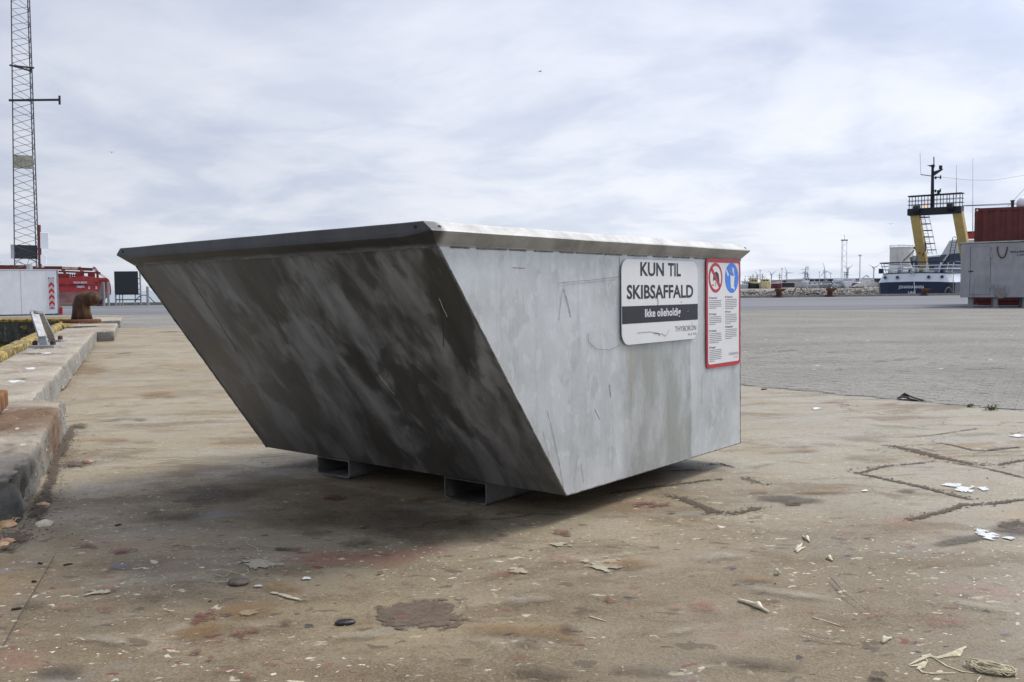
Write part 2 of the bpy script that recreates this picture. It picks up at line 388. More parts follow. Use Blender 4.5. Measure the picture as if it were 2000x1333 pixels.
nb = t.bump(t.math('SUBTRACT', t.math('ADD', t.noise(v, 70, 6, .7), t.math('MULTIPLY', t.noise(v, 12, 5, .6), 2.0)), t.math('MULTIPLY', pits, side_)), .6, .012)
t.out(base, .8, 0, nb, spec=.3)

# block paving
PAVE_ROT = R(-31)
def paving(name, shift, joints=True):
    mt, t = M_(name)
    v = t.n('ShaderNodeNewGeometry').outputs['Position'] if not joints else t.n('ShaderNodeTexCoord').outputs['Object']
    col = t.mix(t.ss(t.noise(v, .5, 6, .6), .35, .65), (.245, .232, .205), (.300, .287, .258))
    col = t.mix(t.math('MULTIPLY', t.ss(t.noise(t.mapv(v, (.35, 1.6, 1), (0, 0, R(8))), 1.3, 8, .7), .56, .70), .5), col, (.15, .142, .13))
    pr = t.vor(t.mapv(v, (5, 10, 1), (0, 0, -PAVE_ROT)), 1.0)
    col = t.mix(t.math('MULTIPLY', t.sep(pr.outputs['Color'])[0], .15), col, (.36, .345, .32))
    col = t.mix(t.math('MULTIPLY', t.ss(t.noise(v, 40, 5, .8), .49, .60), .62), col, (.095, .088, .072))
    col = t.mix(t.math('MULTIPLY', t.ss(t.noise(t.mapv(v, (.3, 1, 1), (0, 0, R(-10)), (3, 8, 0)), .45, 6, .62), .46, .62), .28), col, (.165, .158, .142))
    fv = t.mapv(v, (1, 2.4, 1), (0, 0, R(14)))
    col = t.mix(t.math('MULTIPLY', t.ss(t.noise(fv, 7, 6, .72), .585, .64), .75), col, (.070, .066, .050))
    col = t.mix(t.math('MULTIPLY', t.ss(t.noise(t.mapv(fv, (1, 1, 1), (0, 0, 0), (5, 5, 0)), 8, 6, .72), .62, .66), .6), col, (.115, .115, .045))
    col = t.mix(t.math('MULTIPLY', t.ss(t.noise(t.mapv(fv, (1, 1, 1), (0, 0, 0), (9, 2, 0)), 9, 5, .7), .66, .69), .8), col, (.52, .50, .46))
    wd = t.vor(t.warp(v, 8, .04), 5.0); wc = t.sep(wd.outputs['Color'])
    col = t.mix(t.math('MULTIPLY', t.ss(wc[0], .80, .84), t.ss(t.math('SUBTRACT', t.math('MULTIPLY', wc[1], .16), wd.outputs['Distance']), 0, .02)), col, (.62, .61, .58))
    h = t.noise(v, 55, 5, .7)
    if joints:
        br = t.n('ShaderNodeTexBrick', {'offset': .5}, Vector=t.mapv(v, (1, 1, 1), (0, 0, -PAVE_ROT)), Scale=1.0, Mortar_Size=.006, Mortar_Smooth=.3)
        br.inputs['Brick Width'].default_value = .2; br.inputs['Row Height'].default_value = .1
        jm = t.math('MULTIPLY', br.outputs['Fac'], t.ss(t.noise(v, 4, 6, .75), .46, .60, .0, .9))
        moss = t.ss(t.noise(v, .9, 4, .6), .48, .60)
        col = t.mix(t.math('MULTIPLY', jm, .75), col, t.mix(moss, (.085, .078, .068), (.12, .12, .045)))
        h = t.math('SUBTRACT', h, t.math('MULTIPLY', br.outputs['Fac'], 1.5))
    t.out(col, .95, 0, t.bump(h, .7, .012), spec=.12); return mt
PAVE = paving('paving_far', 0); PAVER = paving('paver_concrete', 0, False)

mt, t = M_('asphalt'); ASPH = mt
v = t.n('ShaderNodeTexCoord').outputs['Object']
col = t.mix(t.ss(t.noise(t.mapv(v, (.12, 1, 1)), .35, 6, .6), .35, .65), (.135, .140, .148), (.195, .20, .208))
col = t.mix(t.math('MULTIPLY', t.ss(t.noise(v, 25, 4, .7), .45, .7), .35), col, (.12, .12, .12))
t.out(col, .9, 0, t.bump(t.noise(v, 60, 4, .7), .3, .01), spec=.2)

mt, t = M_('sea_water'); SEA = mt
v = t.n('ShaderNodeTexCoord').outputs['Object']
h = t.math('ADD', t.noise(t.mapv(v, (1, .6, 1)), .7, 6, .6), t.math('MULTIPLY', t.noise(v, .08, 3), 2))
t.out(t.mix(t.noise(t.mapv(v, (1, .3, 1)), .02, 4), (.14, .20, .235), (.19, .25, .275)), .22, 0, t.bump(h, .9, .5), spec=.5)

HOLE_DARK = simple('dark_void', (.03, .03, .028), .9)  # near-black that stands in for the shade inside holes and grooves
RUST = simple('rust', (.15, .062, .030), .85, .1, .5, 9, .6, .3, (.25, .10, .03))
RUSTD = simple('dark_rust', (.072, .036, .022), .85, .1, .5, 12, .7, .3, (.16, .07, .025))
YEL = simple('yellow_paint', (.50, .33, .04), .7, 0, .2, 9, .3, .55, (.13, .07, .03))
YELW = simple('flaking_yellow', (.42, .30, .06), .8, 0, .4, 16, .5, .64, (.16, .125, .07))
GALVP = simple('galvanised_post', (.33, .34, .35), .5, .35, .25, 14, .2)
WHITE = simple('white_paint', (.86, .87, .87), .55, 0, .05, 3, .05, .15, (.20, .19, .17), dirt=(.78, .79, .79))
WHITEC = flat('clean_white', (.75, .77, .80), .5)
DKGREY = flat('dark_grey', (.03, .033, .038), .6, .2)
NAVY = simple('navy_paint', (.012, .020, .058), .4, 0, .2, 2, .05)
REDP = simple('red_hull_paint', (.42, .035, .035), .5, 0, .2, 1.2, .05, 0, dirt=(.30, .06, .05))
PINKP = simple('faded_antifouling', (.30, .14, .13), .8, 0, .3, 1.5, .1, .15, (.16, .12, .11))
MAROON = simple('maroon_steel', (.15, .03, .026), .6, 0, .3, 3, .1, .1)
CONT = simple('container_red', (.115, .022, .018), .55, 0, .25, 2.5, .12, .1, (.06, .025, .02))
TANKG = simple('dull_grey_paint', (.33, .335, .355), .6, .1, .14, 2.2, .12, .12, (.16, .15, .15), dirt=(.26, .26, .27))
CREAM = simple('gantry_cream', (.62, .43, .15), .5, 0, .1, 2, .05)
BLACKM = flat('black_steel', (.014, .015, .022), .5, .2)
SILO = simple('stained_silo_white', (.58, .58, .54), .7, 0, .1, .9, .05, .33, (.22, .19, .14), dirt=(.40, .39, .34))
MASTM = simple('mast_steel', (.10, .10, .105), .5, .5, .2, 10, .1)
PALE = flat('turbine_white', (.58, .62, .68), .6)
SIGNW = simple('sign_white', (.72, .73, .73), .35, 0, .03, 6, .03, .10, (.50, .46, .38))
SIGNB = flat('sign_black', (.018, .019, .026), .4, .15)
SIGNG = flat('sign_grey', (.20, .20, .22), .5, .1)
SIGNR = flat('sign_red', (.47, .03, .045), .38, .1)
SIGNBL = flat('sign_blue', (.045, .21, .72), .38, .06)
SIGNO = flat('sign_orange', (.60, .24, .10), .5)
REDREF = flat('reflective_red', (.55, .02, .02), .4, .1)
GREYREF = flat('reflective_grey', (.50, .52, .54), .4)
TIMBER = simple('wet_timber', (.050, .045, .032), .85, 0, .5, 5, .8, .35, (.25, .18, .03), dirt=(.12, .12, .10))
TIMBERY = simple('algae_timber', (.12, .095, .012), .9, 0, .5, 4, .6, .2, (.05, .05, .02))
BONE = simple('bone', (.60, .54, .40), .6, 0, .2, 60, .2)
SHELL = simple('shell_orange', (.55, .36, .20), .45, 0, .35, 45, .3, .2, (.35, .12, .04))
SHELLP = simple('shell_pink', (.42, .24, .17), .5, 0, .35, 45, .3)
GRAVELM = simple('grit', (.10, .092, .08), .85, 0, .6, 40, .3, .35, (.40, .38, .34))
RUBBLE = simple('rubble_stone', (.26, .24, .215), .9, 0, .55, .8, .5, .15, (.55, .54, .52))
GREEN = simple('weed_green', (.09, .13, .025), .7, 0, .4, 30, .1)
PAINTW = flat('ship_white', (.66, .69, .74), .45)
BLUEG = flat('blue_grey_glass_shade', (.05, .09, .14), .25)
CABLE = flat('black_rubber', (.02, .02, .02), .6)

# ------------------------------------------------------------------ decals: thin irregular stains that lie on the slab
_dec = {}
def decal_mat(name, c, hard=True, amp=1.1, scale=22, op=1.0, c2=None, rough=.7, stretch=(1, 1, 1), thr=.30, soft=.05):
    mt, t = M_(name); v = t.n('ShaderNodeTexCoord').outputs['Object']
    w = t.n('ShaderNodeAttribute', {'attribute_name': 'w'}).outputs['Fac']
    vw_ = t.warp(t.mapv(v, stretch), scale * .8, .9 / scale, 4)
    nz = t.noise(vw_, scale, 8, .62)
    if hard:
        a = t.math('ADD', w, t.math('MULTIPLY', t.math('SUBTRACT', nz, .5), amp * 2.4))
        al = t.math('MULTIPLY', t.ss(a, thr - soft, thr + soft), op)
        al = t.math('MULTIPLY', al, t.ss(w, 0.0, .10))
    else:
        n_lo = t.noise(vw_, scale * .4, 7, .68)
        a = t.math('ADD', w, t.math('MULTIPLY', t.math('SUBTRACT', n_lo, .5), 2.6))
        al = t.math('MULTIPLY', t.math('MULTIPLY', t.ss(a, .18, .85), t.ss(w, 0.0, .45)), op)
        al = t.math('MULTIPLY', al, t.ss(t.noise(v, scale * 6, 5, .78), .30, .62, .45, 1.0))
    col = t.mix(t.ss(t.noise(v, scale * 2.2, 4, .7), .35, .68), c, c2 or tuple(k * .7 for k in c))
    t.out(col, rough, 0, None, alpha=al, spec=.3)
    return mt
DM = dict(
    white=decal_mat('paint_white_patch', (.66, .67, .67), amp=1.25, scale=20, thr=.36, soft=.02),
    cream=decal_mat('paint_cream_patch', (.46, .41, .30), amp=1.7, scale=30, thr=.46, op=.9),
    red=decal_mat('paint_red_patch', (.17, .055, .045), amp=1.8, scale=30, op=.6, thr=.48, soft=.14),
    pink=decal_mat('paint_pink_smear', (.33, .16, .125), False, scale=14, op=.42),
    blue=decal_mat('paint_blue_smear', (.17, .19, .24), False, scale=18, op=.55),
    orange=decal_mat('rust_stain_mat', (.27, .155, .06), False, scale=9, op=.50),
    dark=decal_mat('oil_shade_mat', (.090, .068, .046), False, scale=11, op=.58),
    wet=decal_mat('damp_stain_mat', (.12, .098, .078), False, scale=7, op=.9),
    dirt=decal_mat('dirt_line_mat', (.075, .056, .040), amp=1.7, scale=48, op=.86, thr=.42, soft=.16, c2=(.13, .10, .075), rough=.95),
    mud=decal_mat('mud_cake_mat', (.150, .116, .086), amp=.8, scale=30, op=.93, thr=.22, soft=.10, c2=(.10, .07, .05), rough=.95),
    line=decal_mat('thin_line_mat', (.075, .060, .048), amp=1.2, scale=30, op=.75, thr=.25, soft=.2),
    pale=decal_mat('scuff_pale_mat', (.42, .385, .31), False, scale=20, op=.36),
    blueline=decal_mat('blue_line_mat', (.16, .22, .52), False, scale=14, op=.85),
    yellow=decal_mat('yellow_paint_mat', (.50, .34, .03), amp=1.2, scale=12),
)
_k = [0]
def blob(px, py, rx, ry, kind, name, parent, rot=0.0, z=0.0, rings=7, seg=26, wob=.25, lab=None, flat=False):
    _k[0] += 1; zz = .0022 + _k[0] * .00006 + z
    mb = MB(); vs = []; ws = []; sd_ = _k[0] * 1.37
    for i in range(rings + 1):
        r = i / rings
        for k in range(seg):
            a = 2 * math.pi * k / seg
            q = r * (1 + wob * mnoise.noise(Vector((math.cos(a) * 1.5, math.sin(a) * 1.5, sd_))))
            ux = q * rx * math.cos(a); uy = q * ry * math.sin(a)
            p = G(px + ux * math.cos(rot) - uy * math.sin(rot) * 1.0, py + ux * math.sin(rot) * 1.0 + uy * math.cos(rot), zz, flat)
            vs.append(p); ws.append(1 - r)
    fs = [(i * seg + k, i * seg + (k + 1) % seg, (i + 1) * seg + (k + 1) % seg, (i + 1) * seg + k) for i in range(rings) for k in range(seg)]
    mb.add(vs, fs, 0, ws); o = mb.build(name, DM[kind], parent)
    if lab: o['label'] = lab
    return o
def strip(pts, wd, kind, name, parent, z=0.0, lab=None, step=.05, flat=False):
    """pts in photograph pixels on the ground, wd metres"""
    _k[0] += 1; zz = .0022 + _k[0] * .00006 + z
    P = [G(a, b, zz, flat) for a, b in pts]; path = []
    for a, b in zip(P[:-1], P[1:]):
        n = max(1, int((b - a).length / step))
        path += [a.lerp(b, i / n) for i in range(n)]
    path.append(P[-1]); vs = []; ws = []; L = len(path)
    for i, p in enumerate(path):
        d = (path[min(i + 1, L - 1)] - path[max(i - 1, 0)]); d.z = 0; d.normalize(); nx = Vector((-d.y, d.x, 0))
        jit = mnoise.noise(p * 2.5 + Vector((0, 0, _k[0]))) * wd * .8
        ww = wd * (1 + .5 * mnoise.noise(p * 4 + Vector((5, 0, _k[0]))))
        e = min(1, min(i, L - 1 - i) * step / max(.06, wd * 1.5) + .05)
        for c in (-1, -.5, 0, .5, 1):
            q = p + nx * (jit + c * ww); q.z = zz + (0 if flat else zg(q.x, q.y)); vs.append(q); ws.append((1 - abs(c)) * e)
    fs = [(i * 5 + k, i * 5 + k + 1, (i + 1) * 5 + k + 1, (i + 1) * 5 + k) for i in range(L - 1) for k in range(4)]
    mb = MB(); mb.add(vs, fs, 0, ws); o = mb.build(name, DM[kind], parent)
    if lab: o['label'] = lab
    return o
# ------------------------------------------------------------------ ground sheets
def x_in(Y): return -4.76 - .4247 * (Y - 8.37)          # basin edge
def x_r(Y): return 1.89 - (Y - 7.43) / 1.39             # slab / paving joint
def sheet(name, rows, mat, dz=0.0, cols=28):
    mb = MB(); vs = []
    for Y, a, b in rows:
        for k in range(cols + 1):
            x = a + (b - a) * k / cols; vs.append((x, Y, zg(x, Y) + dz))
    n = cols + 1
    fs = [(i * n + k, i * n + k + 1, (i + 1) * n + k + 1, (i + 1) * n + k) for i in range(len(rows) - 1) for k in range(cols)]
    mb.add(vs, fs); return tag(mb.build(name, mat, smooth=True), kind='structure')
def rng(a, b, s):
    n = max(1, round((b - a) / s)); return [a + (b - a) * i / n for i in range(n + 1)]
slab = sheet('concrete_slab', [(Y, x_in(Y) + .02, x_r(Y)) for Y in rng(-3, 19.5, .5)], SLAB)
slab['label'] = 'stained tan concrete quay slab spattered with old paint'
rows = [(Y, x_r(Y) - .02, 45) for Y in rng(-3, 19.5, .6)]
pav = sheet('block_paving', rows, PAVE, -.006, 60)
pav['label'] = 'worn grey block paving beyond the concrete slab'
pav2 = sheet('block_paving', [(Y, x_in(Y) + .02 if Y < 25 else -60, 45) for Y in (19.5, 20.2, 22, 24.99, 25.0, 27, 30)], PAVE, -.006, 60)
E1 = Vector((-21.3, 48.6, 0)); ED = Vector((46.7, 15.4, 0)).normalized()
def quay_y(x): return E1.y + (x - E1.x) * 15.4 / 46.7
rows = []
mb = MB(); n = 40; vs = []
for f in [i / 8 for i in range(9)]:
    for k in range(n + 1):
        x = -60 + 150 * k / n; vs.append((x, 30 + (quay_y(x) - 30) * f, -.004))
mb.add(vs, [(i * 41 + k, i * 41 + k + 1, (i + 1) * 41 + k + 1, (i + 1) * 41 + k) for i in range(8) for k in range(40)])
asph = tag(mb.build('asphalt_road', ASPH), 'smooth grey asphalt strip along the outer quay', kind='structure')
mb = MB(); mb.b2((45, -3, -1.5), (90, 30, -.02)); ext = tag(mb.build('quay_ground', PAVE), kind='structure')
# quay walls below the edges
mb = MB(); nq = 20
a = Vector((x_in(-3), -3, 0)); b = Vector((x_in(25), 25, 0))
mb.add([a + Vector((.02, 0, -.01)), b + Vector((.02, 0, -.01)), b + Vector((.02, 0, -2.5)), a + Vector((.02, 0, -2.5))], [(0, 1, 2, 3)])
mb.add([(-60, quay_y(-60) - .02, -.01), (90, quay_y(90) - .02, -.01), (90, quay_y(90) - .02, -2.5), (-60, quay_y(-60) - .02, -2.5)], [(0, 1, 2, 3)])
tag(mb.build('quay_wall', CURB), kind='structure')
mb = MB(); mb.add([(-7000, -300, -1.7), (7000, -300, -1.7), (7000, 9000, -1.7), (-7000, 9000, -1.7)], [(0, 1, 2, 3)])
tag(mb.build('sea', SEA), kind='structure')

# nearest pavers as raised blocks: single parts close to the joint, the rest joined
cr_, sr_ = math.cos(PAVE_ROT), math.sin(PAVE_ROT)
cells = []
for iv in range(-160, 160):
    for iu in range(-90, 90):
        u = (iu + (.5 if iv % 2 else 0)) * .2 + .1; v_ = iv * .1 + .05
        x = u * cr_ - v_ * sr_; y = u * sr_ + v_ * cr_
        if y < 4.4 or y > 13.5: continue
        if x < x_r(y) + .10 or abs(x / y) > .62 or x < 1.2: continue
        cells.append((math.hypot(x, y), x, y))
cells.sort()
def paver_mb(mb, x, y, z, seed):
    r = random.Random(seed); h = .003 + r.uniform(-.0007, .0008); tx, ty = r.uniform(-.0008, .0008), r.uniform(-.0008, .0008)
    vs = []
    for (ix, iy, dz, s_) in ((.0992, .0492, -.012, 1), (.0992, .0492, -.002, 1), (.0972, .0472, 0, 1)):
        for (a, b) in ((-1, -1), (1, -1), (1, 1), (-1, 1)):
            u, w = a * ix, b * iy; vs.append((x + u * cr_ - w * sr_, y + u * sr_ + w * cr_, z + h + dz + tx * a + ty * b * .5))
    fs = [(8, 9, 10, 11)] + [(k, (k + 1) % 4, 4 + (k + 1) % 4, 4 + k) for k in range(4)] + [(4 + k, 4 + (k + 1) % 4, 8 + (k + 1) % 4, 8 + k) for k in range(4)]
    mb.add(vs, fs)
shared = []
for q in range(6):
    mb = MB(); paver_mb(mb, 0, 0, 0, q); o = mb.build('paver', PAVER, pav); shared.append(o)
for i, (d, x, y) in enumerate(cells[:290]):
    o = shared[i] if i < 6 else shared[i % 6].copy()
    if i >= 6: C.objects.link(o)
    o.name = 'paver'; o.location = (x, y, zg(x, y) - .004)
mb = MB()
for i, (d, x, y) in enumerate(cells[290:]): paver_mb(mb, x, y, zg(x, y) - .004, i)
tag(mb.build('pavers', PAVER, pav), kind='stuff')

# ------------------------------------------------------------------ kerb blocks along the basin
KD = Vector((-.3857, .9226, 0)); KN = Vector((.9226, .3857, 0))     # along, outwards (towards slab)
KRZ = math.atan2(-KD.x, KD.y)
def kerb(p_out, length, width, h, name, label, mat=CURB, r=.035, rough=1.0, res=.03, parent=None, seed=0.0, group=None, chips=1.0):
    """p_out: near outer bottom corner; block runs along KD"""
    nx, ny, nz = max(6, int(width / (.05 if res > .021 else .028))), max(8, int(length / res)), (7 if res > .021 else 12)
    bm = bmesh.new(); hx, hy, hz = width / 2, length / 2, h / 2
    vmap = {}
    def V(i, j, k):
        key = (i, j, k)
        if key not in vmap:
            # denser samples near the edges
            f = lambda q, n: .5 - .5 * math.cos(math.pi * q / n) if n < 30 else q / n
            p = Vector((-hx + 2 * hx * f(i, nx), -hy + 2 * hy * (j / ny), -hz + 2 * hz * f(k, nz)))
            q = Vector((max(-hx + r, min(hx - r, p.x)), max(-hy + r, min(hy - r, p.y)), max(-hz, min(hz - r, p.z))))
            d = p - q
            if d.length > r: p = q + d.normalized() * r
            wp = p + Vector((seed, seed * 2, 0))
            n1 = mnoise.fractal(wp * 5, .65, 2.2, 6); n2 = mnoise.fractal(wp * 18, .7, 2.1, 4)
            nearedge = min(1, d.length / r)
            ed = max(0, n1 * .9 + .1) * nearedge * .032 * chips
            p -= (d.normalized() if d.length > 0 else Vector()) * ed
            p += Vector((1, 1, .5)) * (n2 * .005 * rough) * (1 if nearedge > 0 else 0) + Vector((0, 0, n1 * .004 * rough))
            p.z = max(p.z, -hz - .02)
            vmap[key] = bm.verts.new(p)
        return vmap[key]
    for i in range(nx):
        for j in range(ny): bm.faces.new((V(i, j, nz), V(i + 1, j, nz), V(i + 1, j + 1, nz), V(i, j + 1, nz)))
    for j in range(ny):
        for k in range(nz):
            bm.faces.new((V(0, j, k), V(0, j, k + 1), V(0, j + 1, k + 1), V(0, j + 1, k)))
            bm.faces.new((V(nx, j, k), V(nx, j + 1, k), V(nx, j + 1, k + 1), V(nx, j, k + 1)))
    for i in range(nx):
        for k in range(nz):
            bm.faces.new((V(i, 0, k), V(i + 1, 0, k), V(i + 1, 0, k + 1), V(i, 0, k + 1)))
            bm.faces.new((V(i, ny, k), V(i, ny, k + 1), V(i + 1, ny, k + 1), V(i + 1, ny, k)))
    c = Vector(p_out) + KD * hy - KN * hx + Vector((0, 0, hz))
    Mx = Matrix.Rotation(KRZ, 4, 'Z'); Mx.translation = c
    bm.transform(Mx)
    me = bpy.data.meshes.new(name); bmesh.ops.recalc_face_normals(bm, faces=bm.faces); bm.to_mesh(me); bm.free()
    me.materials.append(mat)
    for p in me.polygons: p.use_smooth = True
    o = bpy.data.objects.new(name, me); C.objects.link(o)
    if parent is not None: o.parent = parent
    if label: tag(o, label, 'kerb', group)
    return o
kz = lambda p: Vector((p.x, p.y, zg(p.x, p.y) - .02))
GK = 'concrete kerb blocks along the basin'
b1 = Vector((-1.73, 3.12, 0))
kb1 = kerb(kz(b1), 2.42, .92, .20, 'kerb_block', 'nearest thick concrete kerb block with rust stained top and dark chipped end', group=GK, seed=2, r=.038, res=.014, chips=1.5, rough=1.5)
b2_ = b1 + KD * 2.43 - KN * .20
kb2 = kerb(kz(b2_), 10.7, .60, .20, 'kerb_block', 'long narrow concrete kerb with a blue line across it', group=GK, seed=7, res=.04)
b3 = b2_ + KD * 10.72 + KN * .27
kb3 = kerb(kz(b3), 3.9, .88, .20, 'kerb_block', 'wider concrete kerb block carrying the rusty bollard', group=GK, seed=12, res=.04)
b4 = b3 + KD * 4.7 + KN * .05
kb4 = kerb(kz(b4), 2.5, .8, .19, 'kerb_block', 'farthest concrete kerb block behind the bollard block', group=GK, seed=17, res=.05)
# yellow topped timber along the basin edge
tr = kerb(b2_ + KD * -1.0 - KN * .64 + Vector((0, 0, -.22)), 19.5, .19, .40, 'fender_timber', 'long weathered fender timber with flaking yellow top beside the kerb', YELW, r=.03, rough=2.2, seed=30, res=.05, chips=2)
tr['category'] = 'timber'
# end wall of the basin
en = empty('basin_end_wall', (-17.7, 25.0, 0), 'dark timber faced end wall of the basin with yellow top edge', 'quay wall')
mb = MB(); mb.b2((-30, 0, -.62), (5.95, .30, -.05)); mb.build('beam', TIMBER, en, bevel=.02)
mb = MB(); mb.b2((-30, .1, -2.4), (5.6, .32, -.625)); mb.build('lower_facing', TIMBERY, en)
mb = MB(); mb.b2((-30, .02, -.048), (5.9, .42, .03)); mb.build('yellow_capping', YEL, en, bevel=.01)
mb = MB(); mb.b2((-30, .422, -.3), (5.9, 1.6, .035)); mb.build('ledge', CURB, en)
for xx in (-1.0, 1.7, 4.2):
    mb = MB(); mb.lathe([(.045, 0), (.045, .02), (.02, .03)], 8, (xx, -.025, -.32), 0, Matrix.Rotation(R(90), 3, 'X')); mb.build('bolt', RUSTD, en)
# outer quay kerb
ok = empty('outer_quay_kerb', (0, 0, 0), 'low concrete kerb along the far edge of the quay', 'kerb')
mb = MB()
for k in range(50):
    a = E1 + ED * (-42 + k * 3.2); b = a + ED * 3.17
    mb = MB(); mb.bar(a + Vector((0, -.15, .075)), b + Vector((0, -.15, .075)), .30, .15 + random.uniform(-.01, .01)); mb.build('kerb_stone', CURB, ok)

# ------------------------------------------------------------------ the skip
VX = Vector((.76874625, -.63946128, .01088448)); VY = Vector((.63949814, .76879057, -.00178682)); VZ = Vector((-.00722529, .00833421, .99993917))
SM = Matrix((VX, VY, VZ)).transposed().to_4x4(); SM.translation = (.18362309, 3.03405865, 0)
skip = empty('waste_skip', None, 'large galvanised tipping skip with dark oily sloping front and two signs', 'skip', M=SM)
SW, SL, SH, SS, ZB = 1.7181, 1.3294, .83, .6026, .0915
ZT = ZB + SH; T = .005
def plate(name, quad, thick, mat, nsub=1):
    """quad of 4 outer corners, thickened inwards along -normal"""
    a, b, c, d = [Vector(q) for q in quad]; nrm = (b - a).cross(d - a).normalized()
    mb = MB(); vs = []
    N = nsub
    for i in range(N + 1):
        for j in range(N + 1):
            p = a.lerp(b, i / N).lerp(d.lerp(c, i / N), j / N)
            e = min(1, 4 * min(i, N - i, j, N - j) / N) if N > 1 else 0
            p += nrm * ((mnoise.noise(p * 2.3) * .0050 + mnoise.noise(p * 7) * .0012) * e)
            vs.append(p)
    m_ = len(vs); vs += [p - nrm * thick for p in vs[:m_]]; n = N + 1
    fs = []
    for i in range(N):
        for j in range(N):
            q = (i * n + j, (i + 1) * n + j, (i + 1) * n + j + 1, i * n + j + 1); fs.append(q); fs.append(tuple(k + m_ for k in q[::-1]))
    br = [(i, 0) for i in range(N)] + [(N, j) for j in range(N)] + [(i, N) for i in range(N, 0, -1)] + [(0, j) for j in range(N, 0, -1)]
    ids = [i * n + j for i, j in br]
    for k in range(len(ids)):
        p, q = ids[k], ids[(k + 1) % len(ids)]; fs.append((p, q, q + m_, p + m_))
    mb.add(vs, fs); o = mb.build(name, mat, skip, smooth=False)
    for p in o.data.polygons: p.use_smooth = N > 1
    if N > 1:
        o.data.set_sharp_from_angle(angle=R(40))
    return o
e = .0015
plate('side_panel', [(0, 0, ZB), (0, SL, ZB), (0, SL, ZT), (0, -SS, ZT)], T, GALV, 24)['label'] = 'bright galvanised side panel'
plate('side_panel', [(-SW, SL, ZB), (-SW, 0, ZB), (-SW, -SS, ZT), (-SW, SL, ZT)], T, GALV, 12)
fp = plate('front_panel', [(-SW + T + e, 0, ZB), (-T - e, 0, ZB), (-T - e, -SS, ZT), (-SW + T + e, -SS, ZT)], T, OILY, 24); fp['label'] = 'sloping front panel blackened with oil and streaks'
plate('back_panel', [(-T - e, SL, ZB), (-SW + T + e, SL, ZB), (-SW + T + e, SL, ZT), (-T - e, SL, ZT)], T, GALV, 8)
mb = MB(); mb.b2((-SW + T + e, T + .004, ZB + .001), (-T - e, SL - T - e, ZB + .006)); mb.build('floor_panel', OILY, skip)
# folded rim: four mitred lengths, each its own part
o_, fo = .0334, .0581
def ring(dx, dyf, dyr, z):
    return [Vector((dx, -SS - dyf, z)), Vector((dx, SL + dyr, z)), Vector((-SW - dx, SL + dyr, z)), Vector((-SW - dx, -SS - dyf, z))]
prof = [ring(.0008, .002, .001, ZT - .004), ring(.003, .010, .003, ZT + .002), ring(.0300, .050, .0300, ZT + .0325), ring(.0334, .0575, .0334, ZT + .0375),
        ring(.0305, .0590, .0305, ZT + .0420), ring(.0035, .0590, .0035, ZT + .0625), ring(.0002, .0565, .0002, ZT + .0655), ring(-.008, .045, -.008, ZT + .0655),
        ring(-.011, .042, -.011, ZT + .060), ring(.022, .050, .022, ZT + .0370), ring(-.0065, -.006, -.0065, ZT - .004)]
for sidx, nm in enumerate(('side', 'rear', 'side', 'front')):
    mb = MB(); a_, b_ = sidx, (sidx + 1) % 4; NS = 60; vs = []
    for pr in prof:
        for k in range(NS + 1):
            p = pr[a_].lerp(pr[b_], k / NS); ee = min(1, min(k, NS - k) / 3)
            if nm == 'front' and prof.index(pr) in (2, 3, 4, 9): p.z -= {2: .012, 3: .012, 4: .006, 9: .012}[prof.index(pr)] * min(1, min(k, NS - k) / 4)
            p = p + Vector((mnoise.noise(p * 6) * .0010, mnoise.noise(p * 6 + Vector((9, 0, 0))) * .0010, mnoise.noise(p * 4 + Vector((0, 7, 0))) * .0018)) * ee
            vs.append(p)
    n = NS + 1; LP = len(prof)
    fs = [(i * n + k, i * n + k + 1, ((i + 1) % LP) * n + k + 1, ((i + 1) % LP) * n + k) for i in range(LP) for k in range(NS)]
    mb.add(vs, fs); o = mb.build('rim', RIM, skip)
    if nm == 'front': o['label'] = 'dark front rim'
# weld beads
def bead(name, a, b, r, parent=skip, n=70, mat=RIM):
    a = Vector(a); b = Vector(b); pts = [a.lerp(b, i / n) for i in range(n + 1)]
    rr = [r * (.75 + .5 * abs(mnoise.noise(p * 70)) + .25 * random.random()) for p in pts]
    mb = MB(); mb.tube(pts, rr, 6); return mb.build(name, mat, parent, smooth=True)
WELD = simple('weld_metal', (.20, .195, .185), .6, .3, .5, 30, .5, .2)
bead('weld_seam', (-.003, -.001, ZB + .001), (-.003, -SS + .003, ZT - .004), .0042, mat=WELD)
bead('weld_seam', (-SW + .003, -.001, ZB + .001), (-SW + .003, -SS + .003, ZT - .004), .0042, mat=WELD)
bead('weld_seam', (-.001, .002, ZB + .001), (-.001, SL, ZB + .001), .0028, mat=WELD)
bead('weld_seam', (-.002, SL - .002, ZB + .002), (-.002, SL - .002, ZT), .0035, mat=WELD)
y = -SS + .05
while y < SL - .05:
    l = random.uniform(.05, .16); bead('weld_bead', (.0015, y, ZT - .004), (.0015, min(SL, y + l), ZT - .004), .0028, n=14, mat=WELD); y += l + random.uniform(.005, .05)
bead('weld_bead', (-.02, -SS - .003, ZT - .004), (-SW + .02, -SS - .003, ZT - .004), .003, n=120, mat=WELD)
